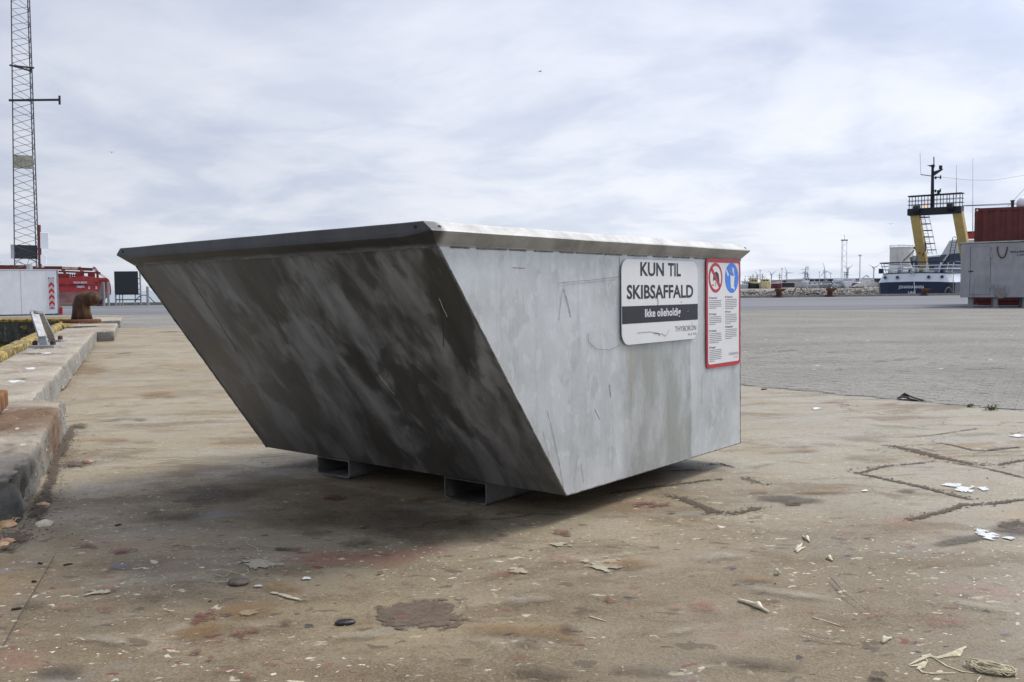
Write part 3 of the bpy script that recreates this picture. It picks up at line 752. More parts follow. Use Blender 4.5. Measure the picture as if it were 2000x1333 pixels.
# drain holes by the rim corners: black discs painted for their inner shade
def disc(name, c, nrm, r, mat, parent, th=.0012, n=14):
    nrm = Vector(nrm).normalized(); Mr = nrm.to_track_quat('Z', 'Y').to_matrix()
    mb = MB(); mb.lathe([(r, -th), (r, th)], n, Vector(c), 0, Mr); return mb.build(name, mat, parent)
nside = Vector((.0205, 0, .027)).normalized()
disc('drain_hole', (.019, -SS - .012, ZT + .0512), nside, .0055, HOLE_DARK, skip)
disc('drain_hole', (.020, SL + .008, ZT + .0504), nside, .0055, HOLE_DARK, skip)
disc('drain_hole', (-.03, -SS - .0592, ZT + .0505), (0, -1, 0), .0055, HOLE_DARK, skip)
disc('drain_hole', (-SW + .02, -SS - .0592, ZT + .0505), (0, -1, 0), .0055, HOLE_DARK, skip)
# fork pockets
for xa, xb, yo in ((-1.3632, -1.1492, .012), (-.5918, -.3756, .012)):
    zl = -.0109 * (xa + xb) / 2; w_ = xb - xa
    hh = ZB - zl; r = .014; th = .0055
    def rr_(x0, x1, z0, z1, r):
        pts = []
        for cx, cz, a0 in ((x1 - r, z0 + r, -90), (x1 - r, z1 - .004, 0), (x0 + r, z1 - .004, 180), (x0 + r, z0 + r, 180)):
            if cz > (z0 + z1) / 2: pts.append((x1 if cx > (x0 + x1) / 2 else x0, cz)); continue
            for k in range(5):
                a = R(a0 + (90 if a0 == -90 else 90) * k / 4); pts.append((cx + r * math.cos(a), cz + r * math.sin(a)))
        return pts
    outp = rr_(xa, xb, zl - .003, ZB - .001, r); inp = rr_(xa + th, xb - th, zl + th - .003, ZB - .001 - th, r - th * .6)
    mb = MB(); n = len(outp)
    vs = [(u, yo, w) for u, w in outp] + [(u, yo, w) for u, w in inp] + [(u, SL - .03, w) for u, w in outp] + [(u, SL - .03, w) for u, w in inp]
    fs = []
    for i in range(n):
        j = (i + 1) % n
        fs += [(i, j, n + j, n + i), (2 * n + i, 3 * n + i, 3 * n + j, 2 * n + j), (i, 2 * n + i, 2 * n + j, j), (n + i, n + j, 3 * n + j, 3 * n + i)]
    mb.add(vs, fs); mb.build('fork_pocket', OILY, skip)

# signs on the side panel ------------------------------------------------
def rrect(y0, y1, z0, z1, r, n=7):
    pts = []
    for cy, cz, a0 in ((y1 - r, z0 + r, -90), (y1 - r, z1 - r, 0), (y0 + r, z1 - r, 90), (y0 + r, z0 + r, 180)):
        for k in range(n): a = R(a0 + 90 * k / (n - 1)); pts.append((cy + r * math.cos(a), cz + r * math.sin(a)))
    return pts
XS = .0045
def slabx(name, poly, x0, x1, mat, parent, label=None):
    mb = MB(); mb.prism(poly, x0, x1, 'x'); o = mb.build(name, mat, parent)
    if label: o['label'] = label
    return o
SA, SB_, SC_, SD_ = .341, .917, .586, .903
sg = slabx('sign', rrect(SA, SB_, SC_, SD_, .045), XS, XS + .003, SIGNW, skip, 'white rounded sign reading KUN TIL SKIBSAFFALD')
# slim dark rim at the plate edge
X1 = XS + .003
bz0, bz1 = .664, .729
mb = MB(); mb.b2((X1 - .001, SA + .001, bz0), (X1 + .0006, SB_ - .001, bz1)); mb.build('black_band', SIGNB, sg)
def TM(y, z, x): # text frame on the side plane: text x -> +y, text y -> +z
    mm = Matrix(((0, 0, 1), (1, 0, 0), (0, 1, 0))).to_4x4(); mm.translation = (x, y, z); return mm
def fit(name, body, y0, y1, z0, cap, mat, parent, x, weight=0, space=1.0):
    """lettering whose ink spans y0..y1 with capital height cap"""
    o = text(name, body, 1.0, mat, parent, TM(0, 0, x), 'LEFT', weight, 1, 0, space)
    xs_ = [v.co.x for v in o.data.vertices]; mn, mx = min(xs_), max(xs_)
    k = (y1 - y0) / (mx - mn); s_ = cap / .70
    for v in o.data.vertices: v.co.x = (v.co.x - mn) * k; v.co.y *= s_
    o.matrix_local = TM(y0, z0, x); return o
XT = X1 + .0008
fit('lettering', 'KUN', .470, .643, .8430, .0500, SIGNB, sg, XT, .022, 1.0)
fit('lettering', 'TIL', .676, .776, .8430, .0500, SIGNB, sg, XT, .022, 1.0)
fit('lettering', 'SKIBSAFFALD', .375, .878, .7570, .0500, SIGNB, sg, XT, .022, 1.0)
fit('lettering', 'Ikke olieholdig', .500, .772, .6860, .0300, WHITEC, sg, XT + .0002, .018)
fit('logo_lettering', 'THYBORON', .728, .902, .6210, .0220, SIGNG, sg, XT)
fit('logo_lettering', 'HAVN', .836, .902, .6010, .0105, SIGNG, sg, XT, 0, 1.5)
mb = MB(); mb.add([(XT, .862, .646), (XT, .8655, .646), (XT, .8680, .655), (XT, .8655, .655)], [(0, 1, 2, 3)]); mb.build('logo_tick', SIGNO, sg)
SCR = flat('scratch_dark', (.06, .06, .065), .6, .3); SCRL = flat('scratch_light', (.62, .65, .68), .5, .2)
def scratch(pts, r, mat=SCR, parent=skip, x=.0012, name='scratch'):
    P = []
    for i in range(len(pts) - 1):
        for k in range(5):
            f = k / 5; yy = pts[i][0] + (pts[i + 1][0] - pts[i][0]) * f; zz = pts[i][1] + (pts[i + 1][1] - pts[i][1]) * f
            P.append((x, yy + .0012 * mnoise.noise(Vector((yy * 60, zz * 60, 1))), zz + .0012 * mnoise.noise(Vector((yy * 60, zz * 60, 5)))))
    P.append((x,) + tuple(pts[-1])); rr = [r * .6 * (.3 + .9 * abs(math.sin(i * 1.7))) for i in range(len(P))]
    mb = MB(); mb.tube(P, rr, 4); return mb.build(name, mat, parent)
scratch([(.44, .628), (.53, .629), (.585, .622), (.63, .616), (.655, .607), (.672, .622), (.680, .630)], .0011, SCR, sg, XT)
scratch([(.565, .622), (.60, .619), (.61, .612)], .0022, SCR, sg, XT)
scratch([(.598, .775), (.592, .757), (.598, .742), (.594, .725)], .0018, SCR, sg, XT)
scratch([(.775, .735), (.780, .742)], .0015, SCR, sg, XT); scratch([(.828, .697), (.834, .703)], .0012, WHITEC, sg, XT + .0005)


# tall red-edged notice
NA, NB_, NC, ND = .994, 1.312, .453, .919
nt = slabx('notice', rrect(NA, NB_, NC, ND, .020), XS, XS + .0025, SIGNR, skip, 'tall white notice with red border, two round pictograms and small print')
slabx('white_field', rrect(NA + .014, NB_ - .014, NC + .016, ND - .017, .012), XS + .002, XS + .0031, SIGNW, nt)
XN = XS + .0031
def ell(y, z, ry, rz, n=36): return [(y + ry * math.cos(2 * math.pi * k / n), z + rz * math.sin(2 * math.pi * k / n)) for k in range(n)]
cy, cz, cr2 = 1.076, .8375, .064
ps = slabx('prohibition_disc', ell(cy, cz, cr2, cr2), XN - .0005, XN + .0004, SIGNR, nt)
slabx('disc_field', ell(cy, cz, .050, .050), XN, XN + .0008, SIGNW, nt)
hel = [(-.030, -.018), (-.026, .006), (-.014, .022), (.006, .027), (.022, .016), (.027, -.002), (.031, -.024), (.020, -.012), (.012, -.004), (.006, -.015), (-.004, -.004), (-.012, -.014), (-.018, -.006)]
slabx('pictogram', [(cy + .004 + a, cz + b) for a, b in hel], XN + .0006, XN + .0012, SIGNB, nt)
slabx('pictogram', [(cy - .004, cz - .018), (cy + .002, cz - .018), (cy + .001, cz - .038), (cy - .003, cz - .038)], XN + .0006, XN + .0012, SIGNG, nt)
ban = [(cy - .024 + .012 * math.cos(R(a)), cz - .036 + .010 * math.sin(R(a))) for a in range(10, 171, 20)] + [(cy - .024 + .008 * math.cos(R(a)), cz - .039 + .006 * math.sin(R(a))) for a in range(170, 9, -20)]
slabx('pictogram', ban, XN + .0006, XN + .0012, SIGNO, nt)
d = .7071 * .054; w_ = .006
slabx('slash', [(cy - d - w_, cz + d - w_), (cy - d + w_, cz + d + w_), (cy + d + w_, cz - d + w_), (cy + d - w_, cz - d - w_)], XN + .0010, XN + .0016, SIGNR, nt)
cy2 = 1.229
slabx('instruction_disc', ell(cy2, cz, .066, .066), XN - .0005, XN + .0004, SIGNBL, nt)
slabx('pictogram', [(cy2 - .016, cz + .012), (cy2 + .024, cz + .006), (cy2 + .018, cz - .046), (cy2 - .010, cz - .046)], XN, XN + .0010, SIGNW, nt)
slabx('pictogram', [(cy2 + .024, cz + .004), (cy2 + .030, cz + .004), (cy2 + .004, cz + .046), (cy2 - .002, cz + .046)], XN, XN + .0010, SIGNW, nt)
slabx('pictogram', ell(cy2 + .014, cz + .032, .007, .012, 12), XN, XN + .0008, SIGNW, nt)
slabx('pictogram', ell(cy2 + .020, cz - .046, .0065, .0065, 12), XN, XN + .0012, SIGNW, nt)
slabx('pictogram', [(cy2 - .056, cz + .034), (cy2 - .050, cz + .037), (cy2 - .030, cz + .016), (cy2 - .032, cz + .008), (cy2 - .040, cz + .008), (cy2 - .050, cz + .020)], XN, XN + .0010, SIGNW, nt)
slabx('pictogram', [(cy2 - .022, cz + .030), (cy2 - .014, cz + .034), (cy2 - .006, cz + .030), (cy2 - .002, cz + .020), (cy2 - .010, cz + .026)], XN, XN + .0010, SIGNO, nt)
blocks = [(1.018, .752, 'Advarsel!', 5), (1.018, .683, 'Warning!', 5), (1.018, .612, 'Achtung!', 6), (1.018, .541, 'Danger!', 7),
          (1.166, .755, 'Atencion!', 6), (1.166, .690, 'Pozor!', 6), (1.166, .624, 'Внимание!', 6)]
rnd = random.Random(4)
for y0, z0, wd_, nl in blocks:
    fit('heading', wd_, y0 + .014, y0 + .014 + .0062 * len(wd_), z0 - .004, .0085, SIGNB, nt, XN + .0004, .01)
    mb = MB(); mb.b2((XN, y0, z0 - .004), (XN + .0004, y0 + .009, z0 + .004)); mb.build('flag_mark', SIGNR, nt)
    mb = MB()
    for k in range(nl):
        zz = z0 - .012 - k * .0078; yy = y0; end = y0 + (.112 if k < nl - 1 else rnd.uniform(.045, .09))
        while yy < end - .004:
            ww = rnd.uniform(.004, .014); mb.b2((XN, yy, zz - .0016), (XN + .0004, min(end, yy + ww), zz + .0014)); yy += ww + .0022
    mb.build('small_print', SIGNG, nt)
fit('logo_lettering', 'THYBORON', 1.196, 1.292, .497, .0125, SIGNG, nt, XN + .0004)
fit('logo_lettering', 'PORT', 1.250, 1.290, .484, .0065, SIGNG, nt, XN + .0004, 0, 1.5)
# long scratches and knocks on the side sheet (metres on the panel)
scratch([(-.041, .814), (.143, .824), (.332, .837)], .0009); scratch([(-.03, .806), (.10, .813), (.31, .826)], .0006)
scratch([(.133, .640), (.137, .609), (.186, .582), (.267, .574), (.342, .588)], .0011)
scratch([(.336, .914), (.339, .880), (.346, .746), (.339, .66), (.343, .60)], .0012)
scratch([(-.106, .398), (-.074, .309), (-.042, .21), (-.02, .12)], .0008)
scratch([(-.007, .803), (.02, .740), (.034, .70)], .0022, SCRL); scratch([(-.007, .803), (-.025, .74), (-.034, .69)], .0014, SCRL)
scratch([(.265, .45), (.274, .404)], .0022, SCRL); scratch([(-.275, .862), (-.211, .861)], .0014, RUST)
scratch([(.054, .151), (.085, .190), (.099, .125)], .0014, SCRL); scratch([(.045, .13), (.062, .20), (.07, .22)], .0009, SCRL)
scratch([(-.13, .33), (-.10, .25), (-.09, .16)], .0007); scratch([(.17, .37), (.20, .33)], .001)
def fscratch(pts, r, mat):
    P = []
    for i in range(len(pts) - 1):
        for k in range(6):
            q = Vector(pts[i]).lerp(Vector(pts[i + 1]), k / 6); q += Vector((mnoise.noise(q * 40) * .004, -.0012, mnoise.noise(q * 30) * .003)); P.append(q)
    mb = MB(); mb.tube(P, r, 4); mb.build('scratch', mat, skip)
def FP(x, z): return (x, -SS * (z - ZB) / SH - .0005, z)
fscratch([FP(-.122, .743), FP(-.15, .69), FP(-.21, .60)], .0009, SCR); fscratch([FP(-1.385, .847), FP(-1.39, .706), FP(-1.41, .534)], .0007, SCR)
fscratch([FP(-.105, .77), FP(-.118, .70)], .0010, SCRL); fscratch([FP(-.60, .5), FP(-.58, .40)], .0007, SCRL)

# ------------------------------------------------------------------ stains, spilt paint and dirt on the slab
L = slab
blob(820, 1200, 108, 36, 'mud', 'mud_patch', L, .03, lab='round cake of dried brown mud')
blob(785, 1203, 24, 6, 'pink', 'paint_smear', L)
strip([(1300, 965), (1330, 972), (1370, 990), (1405, 1006)], .030, 'dirt', 'dirt_line', L); strip([(1405, 1004), (1450, 1000), (1492, 991)], .022, 'dirt', 'dirt_line', L)
strip([(1180, 966), (1270, 952), (1330, 945), (1380, 938), (1420, 935)], .016, 'dirt', 'dirt_line', L)
strip([(1372, 908), (1408, 906), (1432, 914)], .018, 'dirt', 'dirt_line', L); strip([(1290, 920), (1350, 917), (1378, 919)], .016, 'dirt', 'dirt_line', L)
strip([(1445, 930), (1480, 942), (1505, 948)], .022, 'dark', 'dirt_line', L)
blob(1540, 975, 90, 12, 'wet', 'damp_patch', L, .05); blob(1545, 985, 26, 5, 'dirt', 'dirt_patch', L)
strip([(1730, 868), (1770, 877), (1830, 893), (1900, 906), (1938, 909)], .038, 'dirt', 'dirt_line', L)
strip([(1938, 909), (2000, 898), (2060, 888)], .020, 'dirt', 'dirt_line', L); strip([(1840, 900), (1930, 915), (2010, 935)], .014, 'dirt', 'dirt_line', L)
strip([(1764, 854), (1820, 850), (1916, 836)], .010, 'dirt', 'dirt_line', L)
strip([(1830, 863), (1870, 871), (1905, 880), (1950, 878), (2000, 872)], .014, 'dirt', 'dirt_line', L)
strip([(1650, 920), (1680, 924), (1730, 910), (1820, 902)], .014, 'dirt', 'dirt_line', L)
strip([(1672, 924), (1730, 936), (1800, 950), (1860, 966), (1915, 979)], .018, 'dirt', 'dirt_line', L)
strip([(1756, 1016), (1800, 1008), (1860, 994), (1880, 985), (1930, 984), (2010, 974)], .020, 'dirt', 'dirt_line', L)
strip([(1780, 870), (1840, 884)], .016, 'dark', 'dirt_line', L)
strip([(1895, 890), (1960, 875), (2010, 874)], .026, 'dark', 'dirt_line', L)
blob(1770, 958, 36, 8, 'dark', 'dirt_patch', L); blob(1980, 1032, 80, 26, 'wet', 'damp_patch', L); blob(1975, 1022, 34, 10, 'dirt', 'dirt_patch', L)
blob(1872, 1056, 75, 12, 'wet', 'damp_patch', L, -.15)
blob(1888, 955, 32, 8, 'white', 'white_paint_splash', L, .03); blob(1920, 954, 17, 5, 'white', 'white_paint_splash', L)
blob(1862, 947, 26, 6, 'white', 'white_paint_splash', L); blob(1925, 1042, 42, 9, 'white', 'white_paint_splash', L, .22); blob(1972, 1050, 26, 4, 'white', 'white_paint_splash', L, .1)
blob(1992, 851, 22, 4, 'white', 'white_paint_splash', L); blob(1596, 798, 10, 3, 'white', 'white_paint_splash', L); blob(1690, 958, 8, 2, 'white', 'white_paint_splash', L)
blob(1183, 1102, 52, 18, 'cream', 'cream_paint_splash', L, .12); blob(1095, 1063, 30, 6, 'cream', 'cream_paint_splash', L); blob(1012, 1115, 22, 9, 'cream', 'cream_paint_splash', L, .1)
blob(505, 1100, 52, 14, 'cream', 'cream_paint_splash', L, .05); strip([(520, 1153), (545, 1162), (590, 1174)], .012, 'cream', 'cream_paint_splash', L)
blob(487, 1194, 26, 7, 'cream', 'cream_paint_splash', L, -.2); blob(190, 1156, 42, 6, 'cream', 'cream_paint_splash', L, -.15); blob(507, 1144, 13, 4, 'white', 'white_paint_splash', L)
blob(598, 1129, 10, 4, 'white', 'white_paint_splash', L); blob(258, 1200, 22, 5, 'pale', 'scuff', L, -.3)
blob(1000, 1060, 40, 10, 'pale', 'scuff', L); blob(970, 1010, 40, 8, 'pale', 'scuff', L)
blob(232, 1106, 36, 9, 'blue', 'blue_paint_smear', L); blob(555, 1072, 22, 4, 'line', 'dark_paint_smear', L); blob(1655, 1083, 30, 6, 'blue', 'blue_paint_smear', L, -.1)
strip([(1820, 1202), (1860, 1210), (1900, 1226)], .012, 'blue', 'blue_paint_smear', L); blob(1965, 1236, 22, 6, 'blue', 'blue_paint_smear', L)
blob(470, 1240, 26, 8, 'red', 'red_paint_patch', L, .15); blob(495, 1232, 18, 5, 'red', 'red_paint_patch', L, -.1); blob(400, 1205, 30, 14, 'red', 'red_paint_patch', L, -.3)
for (a, b, c_, d_) in ((45, 1236, 60, 9), (130, 1186, 40, 10), (215, 1148, 40, 9), (690, 1146, 40, 9), (1375, 1184, 44, 18), (1195, 1172, 24, 12), (1710, 1200, 60, 12), (1830, 1215, 90, 22), (1100, 1092, 60, 10),
                       (455, 1310, 60, 10), (980, 1120, 50, 12), (700, 1170, 26, 8), (210, 1188, 30, 12), (1640, 785, 60, 3), (1735, 789, 34, 4), (530, 1292, 34, 8), (1320, 1185, 20, 6)):
    blob(a, b, c_, d_, 'pink', 'pink_paint_smear', L, random.uniform(-.2, .2))
for (a, b, c_, d_) in ((1190, 1172, 16, 8), (380, 1272, 18, 5), (412, 1285, 9, 4), (92, 1294, 10, 3), (240, 1075, 40, 5), (170, 1065, 30, 5), (650, 972, 30, 6), (1290, 985, 40, 4), (1260, 983, 26, 5), (1315, 1000, 16, 4),
                       (580, 1074, 12, 5), (1100, 1040, 26, 6), (330, 1196, 8, 3), (522, 1122, 9, 3), (740, 1118, 9, 3), (905, 1020, 20, 4), (820, 975, 22, 4)):
    blob(a, b, c_, d_, 'red', 'red_paint_patch', L, random.uniform(-.2, .2), rings=4, seg=16)
for (a, b, c_, d_, r_) in ((470, 1190, 120, 30, -.1), (395, 1230, 110, 22, -.25), (1560, 880, 90, 5, -.05), (1220, 1100, 90, 16, 0), (1620, 960, 80, 6, 0), (1480, 960, 40, 6, 0), (1470, 1130, 60, 10, 0), (160, 720, 70, 22, 0), (240, 860, 90, 10, 0), (1010, 1230, 200, 24, .05), (540, 1150, 70, 18, 0), (300, 770, 60, 10, 0)):
    blob(a, b, c_, d_, 'orange', 'rust_stain', L, r_, wob=.5)
for (a, b, c_, d_) in ((300, 1168, 50, 10), (560, 1215, 24, 8), (120, 1310, 80, 14), (1110, 1230, 40, 14), (1030, 1255, 40, 12), (1290, 1310, 160, 18), (1450, 1290, 170, 16), (1050, 1310, 90, 14), (340, 1006, 120, 12), (1700, 1045, 26, 5), (1650, 1055, 30, 4),
                       (1530, 1065, 30, 4), (225, 819, 50, 3), (270, 818, 30, 3), (330, 648, 40, 2), (700, 1060, 60, 14), (620, 1040, 70, 12), (900, 1290, 60, 8), (240, 690, 50, 2), (60, 1180, 60, 8)):
    blob(a, b, c_, d_, 'dark', 'oil_shade_patch', L, random.uniform(-.1, .1), wob=.5)
# two broad dark patches, skip shadow and grime put into the slab colour
blob(420, 960, 190, 34, 'dark', 'oil_shade_patch', L, .05, wob=.5); blob(760, 1020, 330, 50, 'dark', 'oil_shade_patch', L, .05, wob=.4)
for (a, b, c_, d_) in ((1390, 1085, 110, 14), (1560, 1160, 120, 10), (1330, 1230, 60, 8), (1900, 1180, 90, 9), (700, 1240, 90, 10), (1010, 1172, 110, 14), (220, 1250, 90, 12), (1750, 830, 120, 5), (1900, 845, 90, 6), (1490, 905, 60, 6), (1560, 870, 60, 4), (1400, 1300, 90, 7), (340, 720, 60, 4), (300, 940, 60, 6)):
    blob(a, b, c_, d_, 'pale', 'pale_scuff', L, random.uniform(-.15, .15), wob=.5)
strip([(1446, 818), (1560, 810), (1700, 798), (1812, 787)], .006, 'line', 'slab_joint', L); strip([(300, 902), (400, 892), (480, 897 - 4), (600, 882)], .005, 'line', 'slab_joint', L)
strip([(2, 1270), (30, 1220), (70, 1150), (110, 1080)], .0022, 'line', 'slab_crack', L)
strip([(1620, 1125), (1650, 1160), (1690, 1190), (1740, 1215)], .0035, 'line', 'slab_crack', L)
strip([(1545, 1225), (1600, 1245), (1670, 1255)], .003, 'line', 'slab_crack', L); strip([(1870, 1215), (1914, 1229)], .006, 'line', 'slab_crack', L)
blob(1712, 1316, 24, 10, 'dirt', 'pothole_stain', L, .3)
for (a, b, c_, d_) in ((1385, 1070, 1460, 1092), (1365, 1090, 1405, 1112), (1180, 1130, 1230, 1120), (1600, 1085, 1640, 1110), (1110, 1090, 1065, 1060), (1750, 1140, 1850, 1120), (1600, 1210, 1640, 1222), (1830, 1200, 1855, 1230), (960, 1105, 1010, 1118)):
    strip([(a, b), ((a + c_) / 2, (b + d_) / 2 + 2), (c_, d_)], .004, 'pale', 'scratch', L)
for q in ((30, 1048, 48, 16), (150, 905, 44, 7), (122, 872, 16, 24), (152, 831, 20, 6), (12, 1066, 30, 12)): blob(*q, 'dirt', 'dirt_patch', L, wob=.5)
strip([(70, 1012), (86, 980), (112, 900), (146, 830)], .030, 'dirt', 'dirt_line', L); strip([(122, 762), (150, 712), (186, 655)], .022, 'dirt', 'dirt_line', L)
# marks on the kerbs
def kblob(px, py, rx, ry, kind, name, par, rot=0): 
    return blob(px, py, rx, ry, kind, name, par, rot, z=.176 if par is kb1 else .204, flat=True)
strip([(112, 664), (140, 667), (166, 668)], .028, 'blueline', 'blue_line', kb2, z=.205, flat=True)
strip([(45, 790), (68, 786)], .012, 'blueline', 'blue_mark', kb1, z=.178, flat=True)
strip([(150, 632), (170, 630), (200, 627)], .03, 'blueline', 'blue_mark', kb3, z=.205, flat=True)
for q in ((30, 745, 22, 4), (60, 720, 14, 3), (90, 690, 16, 2), (10, 768, 8, 2)): kblob(*q, 'white', 'bird_dropping', kb2)
for q in ((20, 870, 20, 6), (70, 850, 20, 3)): kblob(*q, 'dark', 'stain', kb1)
# yellow weathered line on the outer road edge
strip([(232, 616), (300, 616), (352, 615)], .05, 'line', 'road_stain', asph); strip([(205, 614), (270, 614)], .08, 'yellow', 'old_yellow_line', asph)
for q in (((1660, 614), (1760, 614)), ((1470, 690), (1560, 682)), ((1560, 690), (1690, 684)), ((1620, 722), (1652, 719)), ((1455, 700), (1500, 696)), ((1880, 720), (1990, 716)), ((1700, 706), (1800, 698)), ((1740, 725), (1780, 722))):
    strip(list(q), .05, 'dark', 'paving_stain', pav)
for q in ((1530, 706, 14, 1.5), (1640, 639, 7, 2), (1625, 696, 22, 2), (1545, 691, 12, 1.2), (1610, 765, 40, 2), (1560, 757, 60, 2), (1660, 770, 40, 2)): blob(*q, 'pale', 'white_mark', pav, wob=.3)
# greenish grit line beneath the grey tank
strip([(1745, 613), (1820, 613.5), (1900, 615), (2000, 615.5)], .06, 'dirt', 'moss_line', pav2)
strip([(1440, 606), (1600, 605), (1780, 602), (1890, 597)], .08, 'line', 'road_joint', asph)

# ------------------------------------------------------------------ small things lying about
GSH = 'shell fragments by the kerb block'
def shell(px, py, size, mat, label, rz, name='crab_shell', legs=0, group=GSH, tilt=.25, cat='shell', flatk=.6):
    p = G(px, py, 0); mb = MB(); n, mrr = 14, 6; vs = []; fs = []
    for i in range(mrr + 1):
        a = math.pi / 2 * i / mrr
        for k in range(n):
            th = 2 * math.pi * k / n; r = math.cos(a) * (1 + .10 * math.sin(5 * th)) * size
            vs.append((r * 1.35 * math.cos(th), r * .85 * math.sin(th), size * flatk * math.sin(a) + .002 + (mnoise.noise(Vector((th, a * 3, size * 90))) * size * .12)))
    for i in range(mrr):
        for k in range(n): fs.append((i * n + k, i * n + (k + 1) % n, (i + 1) * n + (k + 1) % n, (i + 1) * n + k))
    fs.append(tuple(range(n))[::-1]); mb.add(vs, fs)
    e_ = empty(name, p + Vector((0, 0, .003)), label, cat, group, rz); e_.rotation_euler = (tilt, 0, rz)
    mb.build('carapace', mat, e_, smooth=True)
    for k in range(legs):
        s_ = 1 if k % 2 else -1; a = .4 * (k // 2) - .5
        b0 = Vector((a * size, s_ * .7 * size, .004)); b1_ = b0 + Vector((a * size * .4, s_ * size * .6, size * .25)); b2__ = b1_ + Vector((.2 * size, s_ * size * .45, -size * .25))
        mb = MB(); mb.tube([b0, b1_, b2__], [size * .10, size * .085, size * .03], 6); mb.build('leg', mat, e_, smooth=True)
    return e_
shell(83, 991, .021, SHELL, 'orange brown empty shell lying nearest the kerb corner', R(8), tilt=.5)
shell(87, 1027, .022, BONE, 'pale upturned shell with a dark ring, below the orange one', R(20), tilt=.7)
shell(14, 1029, .028, SHELL, 'broken crab shell with legs at the foot of the kerb end', R(-15), legs=6)
shell(12, 1062, .020, SHELLP, 'pinkish crab claw piece among the grit', R(25), legs=2)
shell(6, 1070, .022, SHELL, 'yellowish crab remains at the picture edge', R(-40), legs=6)
shell(171, 905, .020, SHELLP, 'small brown crab shell on the slab beside the grit line', R(10), legs=4)
shell(22, 1060, .012, SHELLP, 'curled pink claw tip resting beside the crab remains', R(60), legs=1)
# flat stone and mussel
def pebble(px, py, rx, ry, rz_, mat, name, label, cat, group=None, seed=1, rot=0):
    p = G(px, py, 0); mb = MB(); n = 16; vs = []; pr = [(.02, 0), (.8, .02), (1, .3), (.93, .7), (.6, .95), (.02, 1)]
    for r, z in pr:
        for k in range(n):
            th = 2 * math.pi * k / n; q = 1 + .13 * mnoise.noise(Vector((math.cos(th) * 1.4, math.sin(th) * 1.4, seed)))
            vs.append((r * rx * q * math.cos(th), r * ry * q * math.sin(th), z * rz_ + mnoise.noise(Vector((math.cos(th) * 2 * r, math.sin(th) * 2 * r, seed + 4))) * rz_ * .12))
    fs = [(i * n + k, i * n + (k + 1) % n, (i + 1) * n + (k + 1) % n, (i + 1) * n + k) for i in range(5) for k in range(n)] + [tuple(range(n))[::-1], tuple(5 * n + k for k in range(n))]
    mb.add(vs, fs); o = mb.build(name, mat, None, smooth=True, loc=p + Vector((0, 0, .001))); o.rotation_euler = (0, 0, rot)
    return tag(o, label, cat, group)
STONE = simple('flat_stone', (.16, .125, .10), .8, 0, .4, 40, .4, .2, (.05, .03, .02))
pebble(466, 1141, .030, .024, .013, STONE, 'flat_stone', 'flat round brown stone with a chipped edge', 'stone', seed=3)
pebble(674, 1219, .026, .015, .009, simple('mussel_black', (.035, .032, .036), .35, 0, .4, 60, .2), 'mussel_shell', 'dark oval mussel shell left of the mud cake', 'shell', seed=8, rot=.2)
tw = simple('twig_dark', (.035, .022, .018), .8, 0, .3, 30, .2)
def stick(px1, py1, px2, py2, r, mat, label, name='stick', cat='stick', group='dark bits of stick on the slab', bend=0.0, knob=0):
    a = G(px1, py1, r * .9); b = G(px2, py2, r * .9); c_ = (a + b) / 2; dd = b - a; nn = Vector((-dd.y, dd.x, 0)).normalized()
    pts = []
    for i in range(9):
        f = i / 8; q = a.lerp(b, f) + nn * bend * math.sin(math.pi * f) + Vector((0, 0, abs(bend) * .2 * math.sin(math.pi * f))) - c_; pts.append(q)
    rr = [r * (.6 + .5 * math.sin(math.pi * min(1, i / 8 + .1))) for i in range(9)]
    if knob: rr[knob] = r * 1.9; rr[knob - 1] = r * 1.4; pts[knob].z += r * .8
    mb = MB(); mb.tube(pts, rr, 7); o = mb.build(name, mat, None, smooth=True, loc=c_); return tag(o, label, cat, group)
stick(124, 1104, 142, 1101, .0026, tw, 'short dark stick left of the blue paint smear')
stick(22, 1191, 42, 1188, .003, tw, 'short dark stick in the lower left corner')
stick(225, 1027, 237, 1024, .0028, tw, 'small dark stick nearest the skip shadow')
stick(74, 1100, 83, 1101, .0028, tw, 'stubby dark stick left of the long one')
stick(62, 1136, 72, 1136, .003, tw, 'stubby dark stick above the lower left corner')
stick(1487, 761, 1498, 760, .006, simple('rusty_bit', (.12, .03, .02), .8), 'small reddish bit of scrap right behind the skip', 'scrap_piece', 'scrap', None)
stick(1442, 1172, 1500, 1195, .0048, BONE, 'long pale jointed bone lying in the right foreground', 'bone', 'bone', 'pale bones and claws on the slab', .006, 5)
stick(1553, 1076, 1566, 1062, .0040, BONE, 'upper half of the pale V shaped bone pair', 'bone', 'bone', 'pale bones and claws on the slab', -.003, 3)
stick(1556, 1079, 1573, 1069, .0032, BONE, 'lower half of the pale V shaped bone pair', 'bone', 'bone', 'pale bones and claws on the slab', .003)
stick(1567, 1048, 1581, 1058, .0042, BONE, 'small pale claw farthest of the bones', 'claw', 'claw', 'pale bones and claws on the slab', .003, 4)
stick(1614, 1089, 1626, 1095, .0042, BONE, 'small pale claw right of the V shaped bones', 'claw', 'claw', 'pale bones and claws on the slab', .002, 3)
stick(1514, 1121, 1524, 1119, .0050, BONE, 'stubby pale knuckle piece left of the V shaped bones', 'claw', 'claw', 'pale bones and claws on the slab', .002, 4)
stick(1724, 1255, 1741, 1246, .0040, BONE, 'pale hooked claw above the dried plant stalks', 'claw', 'claw', 'pale bones and claws on the slab', .003, 3)
stick(1150, 1204, 1184, 1214, .0018, BONE, 'thin straw like bone in the foreground', 'bone', 'bone', 'pale bones and claws on the slab')
stick(1586, 1206, 1600, 1210, .0016, BONE, 'shorter thin straw right of the long bone', 'bone', 'bone', 'pale bones and claws on the slab')
